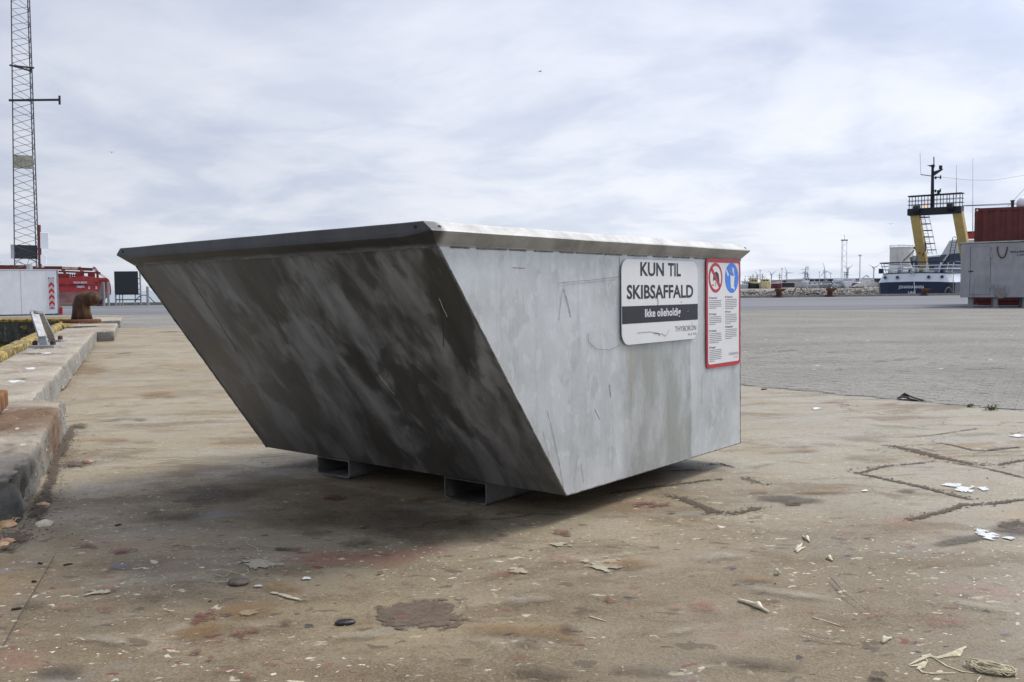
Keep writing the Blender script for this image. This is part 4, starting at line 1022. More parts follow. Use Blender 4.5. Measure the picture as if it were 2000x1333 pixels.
stick(1610, 1213, 1642, 1223, .0016, BONE, 'longer thin straw right of the long bone', 'bone', 'bone', 'pale bones and claws on the slab')
# dried stalks and a frayed rope tangle, lower right
STRAW = simple('dry_straw', (.52, .46, .31), .75, 0, .3, 60, .3)
ds = empty('dried_stalk', G(1820, 1300, 0), 'flattened dry stalks with two long stems, lower right', 'plant debris')
o0 = ds.location.copy()
def gp(px, py, z=.002): return G(px, py, z) - o0
for pts, r in (([(1775, 1298), (1795, 1288), (1812, 1280), (1830, 1284), (1850, 1279), (1868, 1272), (1886, 1262)], [.001, .004, .006, .005, .006, .006, .003]),
               ([(1776, 1300), (1795, 1299), (1806, 1293), (1800, 1302), (1790, 1306)], [.001, .006, .007, .006, .002]),
               ([(1826, 1285), (1850, 1300), (1878, 1310), (1902, 1313)], [.002, .0022, .002, .0015]),
               ([(1792, 1303), (1802, 1312), (1820, 1314), (1866, 1313)], [.0015, .0035, .003, .0012]),
               ([(1809, 1286), (1813, 1293)], [.0012, .001]), ([(1850, 1280), (1870, 1279), (1880, 1270)], [.004, .006, .002]), ([(1800, 1281), (1818, 1277)], [.003, .002])):
    mb = MB(); mb.tube([gp(a, b, .003) for a, b in pts], r, 6)
    for q in mb.v: q.z = .001 + (q.z - .001) * .35
    mb.build('stalk', STRAW, ds)
rb_ = empty('rope_tangle', G(1933, 1310, 0), 'frayed pale tangle of rope fibres in the lower right corner', 'rope'); o0 = rb_.location.copy()
rr_ = random.Random(11)
for k in range(26):
    a0 = rr_.uniform(0, 6.28); pts = []; ca, sa = rr_.uniform(.5, 1), rr_.uniform(.3, 1); an = R(-30) + rr_.uniform(-.35, .35)
    for i in range(12):
        th = a0 + i * rr_.uniform(.18, .34); u = .052 * ca * math.cos(th); w = .026 * sa * math.sin(th)
        pts.append(Vector((u * math.cos(an) - w * math.sin(an), u * math.sin(an) + w * math.cos(an), .003 + .008 * rr_.random())))
    mb = MB(); mb.tube(pts, rr_.uniform(.0008, .0022), 5); mb.build('strand', STRAW, rb_)
mb = MB(); mb.tube([gp(1915, 1322, .002), gp(1908, 1330, .002), gp(1915, 1345, .002)], .0013, 5); mb.build('strand', STRAW, rb_)
# thin pale string left of centre
ln = empty('string', G(500, 1110, 0), 'thin pale string curling across the slab in front of the skip', 'string'); o0 = ln.location.copy()
for pts in ([(482, 1058), (483, 1063), (500, 1070), (507, 1083), (520, 1095), (534, 1109)], [(418, 1120), (421, 1123), (440, 1126), (452, 1118), (470, 1121), (484, 1119), (484, 1112)], [(400, 1134), (420, 1137), (443, 1136), (444, 1131)]):
    P = [gp(a, b, .0025) for a, b in pts]; Q = []
    for i in range(len(P) - 1):
        p0, p1, p2, p3 = P[max(0, i - 1)], P[i], P[i + 1], P[min(len(P) - 1, i + 2)]
        for k in range(6):
            f = k / 6; Q.append(.5 * ((2 * p1) + (p2 - p0) * f + (2 * p0 - 5 * p1 + 4 * p2 - p3) * f * f + (3 * p1 - p0 - 3 * p2 + p3) * f ** 3))
    Q.append(P[-1]); mb = MB(); mb.tube(Q, .0011, 5); mb.build('strand', STRAW, ln, smooth=True)
# black rubber scrap at the slab joint
gl = empty('rubber_scrap', G(1780, 781, 0), 'crumpled black rubber scrap at the edge of the paving', 'scrap', rz=R(-50)); 
mb = MB(); vs = []
for i in range(9):
    for j in range(5):
        u, w = i / 8 - .5, j / 4 - .5
        vs.append((u * .20, w * .07 * (1 - abs(u)), .006 + .030 * max(0, math.exp(-((u + .2) / .16) ** 2)) * (1 - abs(w) * 1.2) + .006 * mnoise.noise(Vector((u * 6, w * 6, 2)))))
m_ = len(vs); vs += [(x, y, max(.0, z - .006)) for x, y, z in vs]
fs = [(i * 5 + j, (i + 1) * 5 + j, (i + 1) * 5 + j + 1, i * 5 + j + 1) for i in range(8) for j in range(4)]; fs += [tuple(k + m_ for k in f[::-1]) for f in fs]
mb.add(vs, fs); mb.build('sheet', CABLE, gl, smooth=True)
mb = MB(); mb.tube([(-.09, .01, .01), (-.05, .0, .04), (.02, -.02, .02), (.09, -.01, .006)], [.004, .006, .005, .003], 6); mb.build('cord', CABLE, gl, smooth=True)
# weeds in the joint
for (px_, py_, n_, hh_, lab) in ((1896, 795, 9, .022, 'flat yellowish green weed tuft in the paving joint'), (1938, 801, 13, .040, 'small bright green weed tuft in the paving joint')):
    w_ = empty('weed', G(px_, py_, 0), lab, 'weed', 'weeds in the joint')
    for k in range(n_ * 2):
        a = random.uniform(0, 6.28); l = random.uniform(.02, .06); mb = MB(); b = Vector((random.uniform(-.03, .03), random.uniform(-.02, .02), 0)); e_ = b + Vector((l * math.cos(a), l * math.sin(a), random.uniform(.3, 1) * hh_)); m2 = (b + e_) / 2 + Vector((0, 0, .01)); sd2 = Vector((-math.sin(a), math.cos(a), 0)) * .005
        mb.add([b - sd2 * .5, b + sd2 * .5, m2 - sd2, m2 + sd2, e_], [(0, 1, 3, 2), (2, 3, 4)]); mb.build('leaf', GREEN, w_)
# grit and crumbs: nobody could count them
def scatter(name, label, spots, mat, smin, smax, flat_=.5, zoff=0.0):
    mb = MB(); ico = [Vector(v) for v in ((0, 0, 1), (.9, 0, .3), (.28, .85, .3), (-.72, .53, .3), (-.72, -.53, .3), (.28, -.85, .3), (0, 0, -.2))]
    fsx = [(0, 1, 2), (0, 2, 3), (0, 3, 4), (0, 4, 5), (0, 5, 1), (6, 2, 1), (6, 3, 2), (6, 4, 3), (6, 5, 4), (6, 1, 5)]
    for x, y in spots:
        s_ = smin * (smax / smin) ** (random.random() ** 2.2); a = random.uniform(0, 6.3); st_ = random.uniform(.5, 1.8)
        mb.add([(x + s_ * (q.x * math.cos(a) * st_ - q.y * math.sin(a)), y + s_ * (q.x * math.sin(a) * st_ + q.y * math.cos(a)), zg(x, y) + zoff + .001 + s_ * flat_ * (q.z + .2)) for q in ico], fsx)
    return tag(mb.build(name, mat), label, kind='stuff')
sp_ = []
for k in range(2200): # along the foot of the kerb
    f = random.random() ** 1.3; s_ = random.expovariate(18) + .0
    p = b1 + KD * (f * 2.6 - .08) + KN * (.01 + s_ * .8); sp_.append((p.x, p.y))
for k in range(1300):
    f = random.random(); p = b2_ + KD * (2.3 + f * 8.5) + KN * (.01 + random.expovariate(22)); sp_.append((p.x, p.y))
for cx, cy_, n_, r_ in ((30, 1045, 260, .06), (150, 905, 160, .07), (120, 860, 120, .06), (150, 832, 120, .07), (190, 668, 90, .12), (15, 1060, 160, .07)):
    c_ = G(cx, cy_, 0)
    for k in range(n_): sp_.append((c_.x + random.gauss(0, r_), c_.y + random.gauss(0, r_)))
scatter('grit', 'dark grit and shell crumbs swept against the kerb', sp_, GRAVELM, .0009, .0055, .4)
sp2 = [(random.uniform(-2.2, 2.6), random.uniform(1.6, 5.5)) for k in range(420)] + [(random.uniform(-6, 6), random.uniform(4, 15)) for k in range(300)]
sp2 = [(x, y) for x, y in sp2 if x > x_in(y) + 1.0]
scatter('crumbs', 'tiny pale crumbs and flakes scattered over the slab', sp2[:260], BONE, .0008, .0026, .35)
scatter('dark_crumbs', 'tiny dark crumbs scattered over the slab', sp2[260:], simple('crumb_dark', (.03, .025, .02), .9), .0012, .0050, .5)

# ------------------------------------------------------------------ ironwork on the kerbs
def on_kerb(px, py): return G(px, py, .200, True)
bp = on_kerb(160, 630.5)
bo = empty('mooring_bollard', bp, 'rusty hooked mooring bollard with old yellow paint on the kerb block', 'bollard')
K = FPX / bp.y
mb = MB(); mb.lathe([(.33, -.002), (.34, .02), (.34, .055), (.30, .065)], 24); mb.build('base_plate', RUST, bo, bevel=.004)
mb = MB()
path = [(0, 0, .06), (0, 0, .20), (.0, 0, .34), (.03, -.01, .41), (.10, -.02, .465), (.20, -.04, .475)]
mb.tube(path, [.19, .162, .152, .148, .138, .122], 18); mb.lathe([(.02, -.17), (.10, -.14), (.135, -.06), (.138, .03), (.12, .10), (.07, .145), (.01, .155)], 16, (.22, -.05, .455), 0, Matrix.Rotation(R(80), 3, 'Y'))
BOLL = simple('bollard_rust', (.070, .034, .022), .8, .1, .5, 6, .7, .3, (.19, .075, .03), dirt=(.17, .10, .03)); mb.build('post', BOLL, bo, smooth=True)
for k in range(7):
    a0 = k * 1.3; pts = [(.16 * math.cos(a0 + i * .25) * (1 + .25 * mnoise.noise(Vector((i * .6, k, 0)))), .16 * math.sin(a0 + i * .25), .085 + .02 * mnoise.noise(Vector((k, i * .5, 0))) + (.05 if i == 5 and k % 3 == 0 else 0)) for i in range(10)]
    mb = MB(); mb.tube(pts, .013, 6); mb.build('rope_turn', RUSTD, bo, smooth=True)
hp = on_kerb(85, 679)
ho = empty('ladder_handle', hp, 'galvanised two legged ladder handle bolted to the kerb', 'handle')
for fpx, tpx, kx, wd2 in (((87, 679), (66, 609), .02, .085), ((103, 668), (77, 611), .10, .07)):
    f_ = on_kerb(*fpx) - hp; tp = at(tpx[0], tpx[1], hp.y + kx + .05) - hp; md = f_.lerp(tp, .22) + Vector((.0, 0, .03))
    mb = MB()
    for a, b in ((tp, md), (md, f_ + Vector((0, 0, -.004)))): mb.bar(a, b, wd2, .022)
    mb.build('leg', GALVP, ho)
    mb = MB(); mb.box(f_ + Vector((0, 0, .012)), (.27, .16, .028), R(2)); pl = mb.build('foot_plate', TANKG, ho, bevel=.002)
    for sx2 in (-.10, .09):
        mb = MB(); mb.lathe([(.030, 0), (.030, .032), (.018, .048)], 6, tuple(f_ + Vector((sx2, 0, .026)))); mb.build('bolt', RUSTD, pl)
mb = MB(); mb.bar(at(64, 609, hp.y + .07) - hp, at(79, 611, hp.y + .15) - hp, .08, .022); mb.build('bridge_strap', GALVP, ho)
bq = G(-6, 822, .18)
bo2 = empty('rusty_plate', (bq.x, bq.y, .185), 'rusty yellow bollard base at the left picture edge on the near kerb block', 'bollard base', rz=KRZ)
mb = MB(); mb.box((-.10, .12, .045), (.24, .36, .09)); mb.build('base', simple('rust_yellow', (.14, .055, .022), .85, 0, .4, 6, .7, .2, (.2, .08, .02), dirt=(.45, .28, .03)), bo2, bevel=.012)
mb = MB(); mb.lathe([(.10, .09), (.10, .22), (.13, .26), (.08, .29)], 16, (-.14, .12, 0)); mb.build('post', BOLL, bo2, smooth=True)

# ------------------------------------------------------------------ white block with radio mast
wb = empty('white_block', (at(118, 600, 30.6).x, 30.6, 0), 'white painted block with a red and white chevron plate at its right end', 'block', rz=R(26.8))
WBW, WBH = 6.5, 1.50
mb = MB(); mb.b2((-WBW, 0, .02), (-.09, 2.2, WBH)); mb.build('body', WHITE, wb, bevel=.02)
mb = MB(); mb.b2((-.087, .02, .02), (-.03, 2.18, WBH + .01)); mb.build('corner_plate', GALVP, wb)
mb = MB(); mb.b2((-.40, -.014, .05), (-.088, -.002, WBH - .01)); mb.build('corner_cover', WHITEC, wb)
mb = MB(); mb.b2((-1.16, -.004, .03), (-1.15, .0, WBH - .02)); mb.build('joint', simple('joint_brown', (.40, .38, .34), .8), wb)
mb = MB(); mb.b2((-WBW - .02, -.02, WBH + .002), (-.05, 2.22, WBH + .03)); mb.build('coping', WHITEC, wb)
cpz0, cpz1 = .19, 1.27; mb = MB(); mb.b2((-.335, -.022, cpz0), (-.165, -.0145, cpz1)); pl = mb.build('chevron_plate', GREYREF, wb)
for k in range(6):
    z = cpz0 + .015 + k * .205 - (.0); h = .105
    if k == 5: z = cpz1 - .10; mb = MB(); mb.prism([(-.335, z + .02), (-.29, z + .09), (-.33, z + .09)], -.0235, -.0225, 'y'); mb.prism([(-.165, z + .02), (-.21, z + .09), (-.17, z + .09)], -.0235, -.0225, 'y'); mb.build('chevron', REDREF, pl); continue
    mb = MB()
    if k == 0: mb.prism([(-.333, z), (-.25, z + .07), (-.167, z)], -.0235, -.0225, 'y')
    else: mb.prism([(-.335, z - .02), (-.25, z + .085), (-.165, z - .02), (-.165, z - .02 - h + .0), (-.25, z + .085 - h), (-.335, z - .02 - h)][:6], -.0235, -.0225, 'y')
    mb.build('chevron', REDREF, pl)
mb = MB(); mb.lathe([(.05, 0), (.05, .25), (.02, .28)], 10, (.02, .0, .0)); mb.build('marker_post', simple('marker_red', (.40, .02, .02), .5), wb)
mo = empty('radio_mast', (0, 0, 0), 'tall slim lattice radio mast with boxes and a side arm', 'mast')
mz0 = WBH + .03; Ym = 31.5
bx_ = at(48.3, 520, Ym); mo.location = (bx_.x, Ym, mz0); mo.rotation_euler = (0, .0135, R(28)); mo.location.x += .06
def mleg(i, z): # taper
    k = 1 - .0285 * z
    return Vector(((-.365, .385, .31)[i] * k - .004 * z * 0, (0, 0, .62)[i] * k, z))
MT = 13.0
for i in range(3):
    mb = MB(); mb.tube([mleg(i, 0), mleg(i, MT)], .022, 6); mb.build('leg', MASTM, mo)
z = .05; k = 0; mb = MB(); st_ = .26
for (i, j) in ((0, 1), (1, 2), (2, 0)):
    z = .05; k = 0
    mb = MB()
    while z < MT - st_:
        a, b = (i, j) if k % 2 else (j, i); mb.tube([mleg(a, z), mleg(b, z + st_)], .0085, 4, cap=False); z += st_; k += 1
    mb.build('lacing', MASTM, mo)
def mz(y): return .8 + (569.4 - y) * Ym / FPX - mz0
for zc_ in (mz(138),):
    for i, j in ((0, 1), (1, 2), (2, 0)):
        mb = MB(); a, b = mleg(i, zc_), mleg(j, zc_); mb.bar(a - (b - a) * .12, b + (b - a) * .12, .05, .05); mb.build('collar_bar', DKGREY, mo)
mb = MB(); a = Vector((-.42, -.06, mz(205))); b = Vector((1.14, -.06, mz(195))); mb.bar(a, b, .05, .07); mb.bar(b + Vector((0, 0, -.16)), b + Vector((.0, 0, .14)), .07, .07); mb.build('side_arm', DKGREY, mo)
mb = MB(); mb.box((-.02, .25, mz(318)), (.62, .03, .46)); mb.build('antenna_panel', simple('weathered_panel', (.42, .40, .32), .7), mo)
mb = MB(); mb.box((-.03, .10, mz(493)), (.76, .05, .48)); mb.build('equipment_panel', DKGREY, mo)
mb = MB(); mb.box((-.42, .0, mz(493)), (.10, .12, .48)); mb.build('bracket', GALVP, mo)
mb = MB(); mb.box((.57, .0, mz(470)), (.26, .20, .56)); mb.build('equipment_box', WHITEC, mo, bevel=.015)
mb = MB(); mb.box((.53, .0, mz(507)), (.19, .16, .32)); mb.build('equipment_box', WHITEC, mo, bevel=.015)
mb = MB(); mb.tube([(.42, 0, 0), (.42, 0, mz(440))], .05, 8); mb.build('cable_duct', MAROON, mo)
mb = MB(); mb.tube([(.40, 0, mz(515)), (.1, .1, mz(505)), (0, .1, mz(521)), (-.25, .1, mz(510)), (-.35, .1, mz(518))], .012, 6); mb.build('cable', CABLE, mo)
mb = MB(); mb.lathe([(.10, 0), (.10, .22), (.07, .24)], 10, (.09, -.25, -.03)); mb.build('vent', GALVP, mo)
for xx in (-.38, .38): mb = MB(); mb.box((xx, 0, .04), (.22, .22, .06)); mb.build('foot', RUSTD, mo)

# ------------------------------------------------------------------ outer quay: notice board back, posts, bollard
Yb = 47.2; s_ = Yb / FPX
def bx(px, y=0.0): return at(px, 560, Yb).x
nb_ = empty('board', (bx(247), Yb, 0), 'dark square board on a steel frame at the outer quay edge', 'board')
mb = MB(); mb.b2((bx(224) - bx(247), -.03, .62), (bx(270) - bx(247), .03, 1.80)); mb.build('panel', DKGREY, nb_, bevel=.01)
for q in (224.5, 232, 238, 263, 273.5):
    mb = MB(); mb.tube([(bx(q) - bx(247), .05, -.02), (bx(q) - bx(247), .05, 1.75 if q in (224.5, 273.5) else .72)], .033 if q > 225 and q < 270 else .045, 8); mb.build('post', GALVP, nb_)
for z_ in (.32, .60): mb = MB(); mb.tube([(bx(224) - bx(247), .04, z_), (bx(274) - bx(247), .04, z_)], .03, 6); mb.build('rail', DKGREY, nb_)
for z_ in (.85, 1.15, 1.42): mb = MB(); mb.tube([(bx(269) - bx(247), .05, z_), (bx(274) - bx(247), .05, z_)], .02, 6); mb.build('rung', MAROON, nb_)
pp = empty('steel_post', (bx(291), Yb - .2, 0), 'grey steel post with a curved hose beside the dark board', 'post')
mb = MB(); mb.lathe([(.075, 0), (.07, .95), (.06, 1.0)], 10); mb.build('shaft', GALVP, pp)
mb = MB(); mb.tube([(-.75, .1, .22), (-.5, .1, .48), (-.25, .1, .56), (0, .1, .50), (.25, .1, .22), (.32, .1, .16)], .022, 6); mb.build('hose', CABLE, pp, smooth=True)
fp_ = empty('fender_post', (bx(205), Yb, 0), 'pair of grey steel posts with a hanging slab of rubber by the red ship', 'post')
for q in (202, 207): mb = MB(); mb.tube([(bx(q) - bx(205), (q - 202) * .05, 0), (bx(q) - bx(205), (q - 202) * .05, 1.25)], .065, 8); mb.build('shaft', GALVP, fp_)
mb = MB(); mb.prism([(-.28, .30), (-.02, .38), (-.02, 1.22), (-.12, 1.22), (-.30, .62)], -.12, -.03, 'y'); mb.build('rubber_slab', simple('worn_rubber', (.20, .20, .19), .8), fp_)
rq = empty('rusty_bollard', (bx(187), Yb + .6, 0), 'rusty bollard at the outer quay in front of the red ship', 'bollard', 'rusty bollards on the outer quay')
def tee(o, s=1.0):
    mb = MB(); mb.lathe([(.30 * s, 0), (.30 * s, .05), (.19 * s, .08), (.165 * s, .45 * s)], 14); mb.build('post', RUSTD, o, smooth=False)
    mb = MB(); mb.prism([(-.22 * s, .44 * s), (-.16 * s, .38 * s), (.16 * s, .38 * s), (.42 * s, .50 * s), (.44 * s, .58 * s), (-.22 * s, .60 * s)], -.17 * s, .17 * s, 'y'); mb.build('head', RUST, o, bevel=.02)
tee(rq, .9); rq.rotation_euler = (0, 0, math.pi)

def qpt(px, off=0.6):
    d = ray(px, 575); k_ = d.x / d.y; Y = (E1.y - E1.x * 15.4 / 46.7) / (1 - k_ * 15.4 / 46.7) - off; return Vector((k_ * Y, Y, 0))
rbA = empty('rusty_bollard', qpt(1521), 'rusty T shaped quay bollard nearest the skip, before the rubble', 'bollard', 'rusty bollards on the outer quay'); tee(rbA, 1.02)
for px_, lab in ((1621, 'rusty T shaped quay bollard midway between skip and trawler'), (1806, 'rusty T shaped quay bollard in front of the blue trawler stern')):
    c_ = copy_tree(rbA); c_.location = qpt(px_); c_['label'] = lab
    if px_ == 1806: c_.scale = (.85, .85, .85)
for (p0, p1, hh_, lab) in ((1548, 1573, .55, 'looped mooring rope arching over the quay edge'), (1845, 1862, .42, 'looped rope on the quay edge in front of the trawler')):
    a, b = qpt(p0, .2), qpt(p1, .2); c_ = (a + b) / 2; pts = [a.lerp(b, i / 10) - c_ + Vector((0, 0, .02 + hh_ * math.sin(math.pi * (i / 10) ** .8))) for i in range(11)]
    mb = MB(); mb.tube(pts, .045, 6); tag(mb.build('mooring_rope', simple('rope_grey', (.16, .14, .11), .9), None, True, loc=c_ + Vector((0, 0, .14))), lab, 'rope', 'ropes on the quay edge')
a, b = qpt(1575, .2), qpt(1600, .2); c_ = (a + b) / 2
mb = MB(); mb.tube([a - c_, Vector((-.2, 0, .05)), Vector((.3, 0, .10)), b - c_], .05, 6); tag(mb.build('mooring_rope', CABLE, None, True, loc=c_ + Vector((0, 0, .17))), 'dark rope lying on the quay between the two bollards', 'rope', 'ropes on the quay edge')
# brown soil crumbs that sit in the dirt lines
sp3 = []
for line, w_, n_ in (([(1300, 965), (1330, 972), (1370, 990), (1405, 1006), (1450, 1000), (1492, 991)], .022, 420), ([(1180, 966), (1270, 952), (1330, 945), (1420, 935)], .014, 260), ([(1372, 908), (1408, 906), (1432, 914)], .014, 60), ([(1445, 930), (1480, 942), (1505, 948)], .018, 90),
                     ([(1730, 868), (1770, 877), (1830, 893), (1900, 906), (1938, 909), (2000, 898)], .030, 420), ([(1672, 924), (1730, 936), (1800, 950), (1915, 979)], .014, 200), ([(1756, 1016), (1860, 994), (2000, 976)], .016, 220), ([(1650, 920), (1730, 910), (1820, 902)], .012, 120)):
    P = [G(a, b, 0) for a, b in line]; Ls = [(q - p).length for p, q in zip(P[:-1], P[1:])]; tot = sum(Ls)
    for k in range(n_):
        r_ = random.random() * tot; i = 0
        while r_ > Ls[i] and i < len(Ls) - 1: r_ -= Ls[i]; i += 1
        q = P[i].lerp(P[i + 1], r_ / Ls[i]); sp3.append((q.x + random.gauss(0, w_), q.y + random.gauss(0, w_)))
SOIL = simple('soil_brown', (.105, .078, .055), .95, 0, .5, 60, .4)
scatter('soil_crumbs', 'brown soil crumbs in the dirt lines on the slab', sp3, SOIL, .0012, .0055, .5)

# ------------------------------------------------------------------ red ship beyond the outer quay
Yr = 64.0; sr2 = Yr / FPX
rs_ = empty('red_ship', (at(217, 560, Yr).x, Yr, 0), 'red cargo ship stern with rusty maroon deck frames behind the white block', 'ship', rz=R(24))
def rx(px): return (px - 217) * sr2 * .905
def rz_(y): return .8 + (568.6 - y) * sr2
mb = MB()
HT = lambda x: rz_(545 if x > rx(186) else (540.5 if x > rx(150) else 544))
pxs = [-60, 117, 140, 152, 160, 186, 187, 209, 213, 216, 217]
tops = [544, 544, 544, 541, 540, 541.5, 543.5, 543.5, 547, 556, 568]
top_ = [(rx(a), rz_(b)) for a, b in zip(pxs, tops)]
upper = top_ + [(rx(217), rz_(570)), (rx(-60), rz_(570))]
def depth_prism(poly, y0, y1, inset, mat, name, par):
    mb = MB(); n = len(poly); cx = rx(60)
    vs = [(u, y0, w) for u, w in poly] + [(u - (inset if u > rx(180) else 0), y1, w) for u, w in poly]
    fs = [tuple(range(n)), tuple(range(2 * n - 1, n - 1, -1))] + [(i, (i + 1) % n, n + (i + 1) % n, n + i) for i in range(n)]
    mb.add(vs, fs); return mb.build(name, mat, par)
depth_prism(upper, 0, 9, 1.0, REDP, 'hull', rs_)
lower = [(rx(-60), rz_(570) - .002), (rx(217), rz_(570) - .002), (rx(216.5), rz_(575)), (rx(213), rz_(580)), (rx(206), rz_(584)), (rx(196), rz_(588)), (rx(188), rz_(600)), (rx(180), rz_(640)), (rx(-60), rz_(640))]
depth_prism(lower, .02, 8.9, 1.0, PINKP, 'lower_hull', rs_)
mb = MB(); mb.b2((rx(117), -.03, rz_(557.2)), (rx(130), .0, rz_(556))); mb.b2((rx(134), -.03, rz_(557.4)), (rx(161), 0, rz_(556))); mb.b2((rx(163), -.03, rz_(557.8)), (rx(173), 0, rz_(556.6))); mb.build('fender_groove', HOLE_DARK, rs_)
mb = MB(); mb.b2((rx(-60), -.05, rz_(559)), (rx(213), .0, rz_(558))); mb.build('rubbing_strake', simple('dull_red', (.33, .03, .03), .6), rs_)
def XZ(x, y, z): mm = Matrix(((1, 0, 0), (0, 0, -1), (0, 1, 0))).to_4x4(); mm.translation = (x, y, z); return mm
def fitxz(name, body, x0, x1, z0, cap, mat, parent, y, weight=0):
    o = text(name, body, 1.0, mat, parent, XZ(0, 0, 0), 'LEFT', weight)
    xs_ = [v.co.x for v in o.data.vertices]; mn, mx = min(xs_), max(xs_); k = (x1 - x0) / (mx - mn)
    for v in o.data.vertices: v.co.x = (v.co.x - mn) * k; v.co.y *= cap / .70
    o.matrix_local = XZ(x0, y, z0); return o
fitxz('hull_lettering', 'WILSON BERING', rx(144), rx(170.5), rz_(554.5), .135, WHITEC, rs_, -.06, .02)
fitxz('hull_lettering', 'ESBJERG', rx(151), rx(165), rz_(562.5), .130, WHITEC, rs_, -.06, .02)
for q in (174, 188): fitxz('hull_mark', 'X', rx(q - 2.2), rx(q + 2.2), rz_(565.6), .20, WHITEC, rs_, -.06, .03)
mb = MB(); mb.lathe([(.06, 0), (.06, .02)], 12, (rx(188.5), -.03, rz_(554)), 0, Matrix.Rotation(R(90), 3, 'X')); mb.build('hawse_hole', HOLE_DARK, rs_)
mb = MB(); mb.prism([(rx(193), rz_(548)), (rx(209), rz_(548)), (rx(207), rz_(556)), (rx(201), rz_(558)), (rx(195), rz_(553))], -.04, -.01, 'y'); mb.build('chock_recess', MAROON, rs_)
# deck frames
for q in (127.5, 162.5, 191):
    mb = MB(); mb.bar((rx(q), .6, rz_(545)), (rx(q), .6, rz_(532)), .16, .16); mb.bar((rx(q), .6, rz_(532.5)), (rx(q - 7), 1.6, rz_(523)), .14, .14); mb.build('frame_post', MAROON, rs_)
mb = MB(); mb.bar((rx(-60), 1.2, rz_(523.5)), (rx(122), 1.2, rz_(524)), .5, .22); mb.bar((rx(120), 1.2, rz_(524.5)), (rx(182), 1.2, rz_(527)), .5, .20); mb.bar((rx(116), .7, rz_(531)), (rx(197), .7, rz_(534)), .4, .12); mb.build('deck_beam', MAROON, rs_)
mb = MB(); mb.bar((rx(122), 1.0, rz_(524.5)), (rx(152), 1.0, rz_(526)), .3, .12); mb.build('pipe', simple('cream_pipe', (.60, .48, .28), .6, 0, .4, 3), rs_)
mb = MB(); mb.bar((rx(182), .8, rz_(527)), (rx(206.5), .8, rz_(543)), .10, .12); mb.build('stay', WHITEC, rs_)
mb = MB(); mb.bar((rx(75), .9, rz_(521.5)), (rx(88), .9, rz_(522)), .3, .12); mb.build('stay', WHITEC, rs_)
mb = MB(); mb.b2((rx(-60), 2.6, rz_(545)), (rx(134), 5.5, rz_(534))); mb.b2((rx(146), 3.0, rz_(545)), (rx(160), 4.4, rz_(533))); mb.b2((rx(171), 2.2, rz_(545)), (rx(185), 4.4, rz_(533.5))); mb.b2((rx(152), 2.0, rz_(545)), (rx(161), 2.4, rz_(541))); mb.build('deckhouse', simple('deck_maroon', (.20, .045, .04), .7, 0, .3, 2), rs_)
for q in (138, 142, 146): mb = MB(); mb.bar((rx(q), 3.2, rz_(545)), (rx(q), 3.2, rz_(534)), .07, .07); mb.build('window_bar', BLACKM, rs_)
for y_ in (537.5, 541): mb = MB(); mb.bar((rx(136), 3.2, rz_(y_)), (rx(148), 3.2, rz_(y_)), .07, .07); mb.build('window_bar', BLACKM, rs_)
mb = MB(); mb.b2((rx(-8), 1.4, rz_(523)), (rx(6), 2.4, rz_(516))); mb.bar((rx(-2), 1.2, rz_(515)), (rx(8), 1.2, rz_(513)), .3, .10); mb.build('crane_head', WHITEC, rs_)
for q in (10, 30, 50): mb = MB(); mb.bar((rx(q), 1.2, rz_(524)), (rx(q - 6), 1.2, rz_(519.5)), .10, .10); mb.bar((rx(q - 6), 1.2, rz_(520)), (rx(q + 14), 1.2, rz_(520.5)), .10, .10); mb.build('rail', MAROON, rs_)

# ------------------------------------------------------------------ grey tank on legs and red container
Yt = 31.5
gl_ = at(1875, 580, Yt)
gt = empty('grey_tank', (gl_.x, Yt, 0), 'dull grey steel tank box raised on round legs at the right edge', 'tank', rz=R(-26.4))
st2 = Yt / FPX; hzr = 555.8
def tz(y): return .8 + (hzr - y) * st2
def tx_(px): return (px - 1875) * st2 * .88
TL = 4.6
mb = MB(); mb.b2((0, 0, tz(581.5)), (TL, 1.9, tz(477))); mb.build('body', TANKG, gt, bevel=.012)
mb = MB(); mb.prism([(-.05, -.03), (TL, -.03), (TL, 1.93), (-.05, 1.93)], tz(476.8), tz(474.6), 'z'); 
for q in mb.v: q.z += (q.x) * .012
mb.build('top_plate', simple('pale_edge', (.42, .45, .43), .6, 0, .2, 5, .1, .3), gt)
for q in (1897, 1945, 2001, 2040):
    for yy in (.25, 1.65): mb = MB(); mb.lathe([(.125, 0), (.125, .02), (.085, .03), (.085, tz(581.5) + .01)], 14, (tx_(q), yy, 0)); mb.build('leg', TANKG, gt)
door_x0, door_x1 = tx_(1894.5), tx_(1933)
mb = MB(); mb.b2((door_x0, -.014, tz(576)), (door_x1, .0, tz(484))); dr = mb.build('door', TANKG, gt, bevel=.004)
for (a, b, c_, d_) in ((door_x0 - .012, door_x1 + .012, 483.7, 484.4), (door_x0 - .012, door_x1 + .012, 575.8, 576.4)): mb = MB(); mb.b2((a, -.006, tz(d_)), (b, -.0005, tz(c_))); mb.build('door_gap', DKGREY, gt)
for a in (door_x0 - .012, door_x1 + .002): mb = MB(); mb.b2((a, -.006, tz(576)), (a + .010, -.0008, tz(484))); mb.build('door_gap', DKGREY, gt)
mb = MB(); mb.b2((tx_(1891), -.05, tz(531.7)), (tx_(1899.5), -.015, tz(529.8))); mb.build('latch', BLACKM, dr)
for y_ in (499.5, 558): mb = MB(); mb.lathe([(.03, -.10), (.03, .10)], 8, (tx_(1934), -.02, tz(y_))); mb.build('hinge', TANKG, dr)
mb = MB(); pts = [(tx_(1945.5), -.03, tz(484)), (tx_(1946.5), -.03, tz(493)), (tx_(1949), -.03, tz(501)), (tx_(1954), -.03, tz(506.5)), (tx_(1960), -.03, tz(504)), (tx_(1963.5), -.03, tz(495)), (tx_(1965.5), -.03, tz(482))]
Q = []
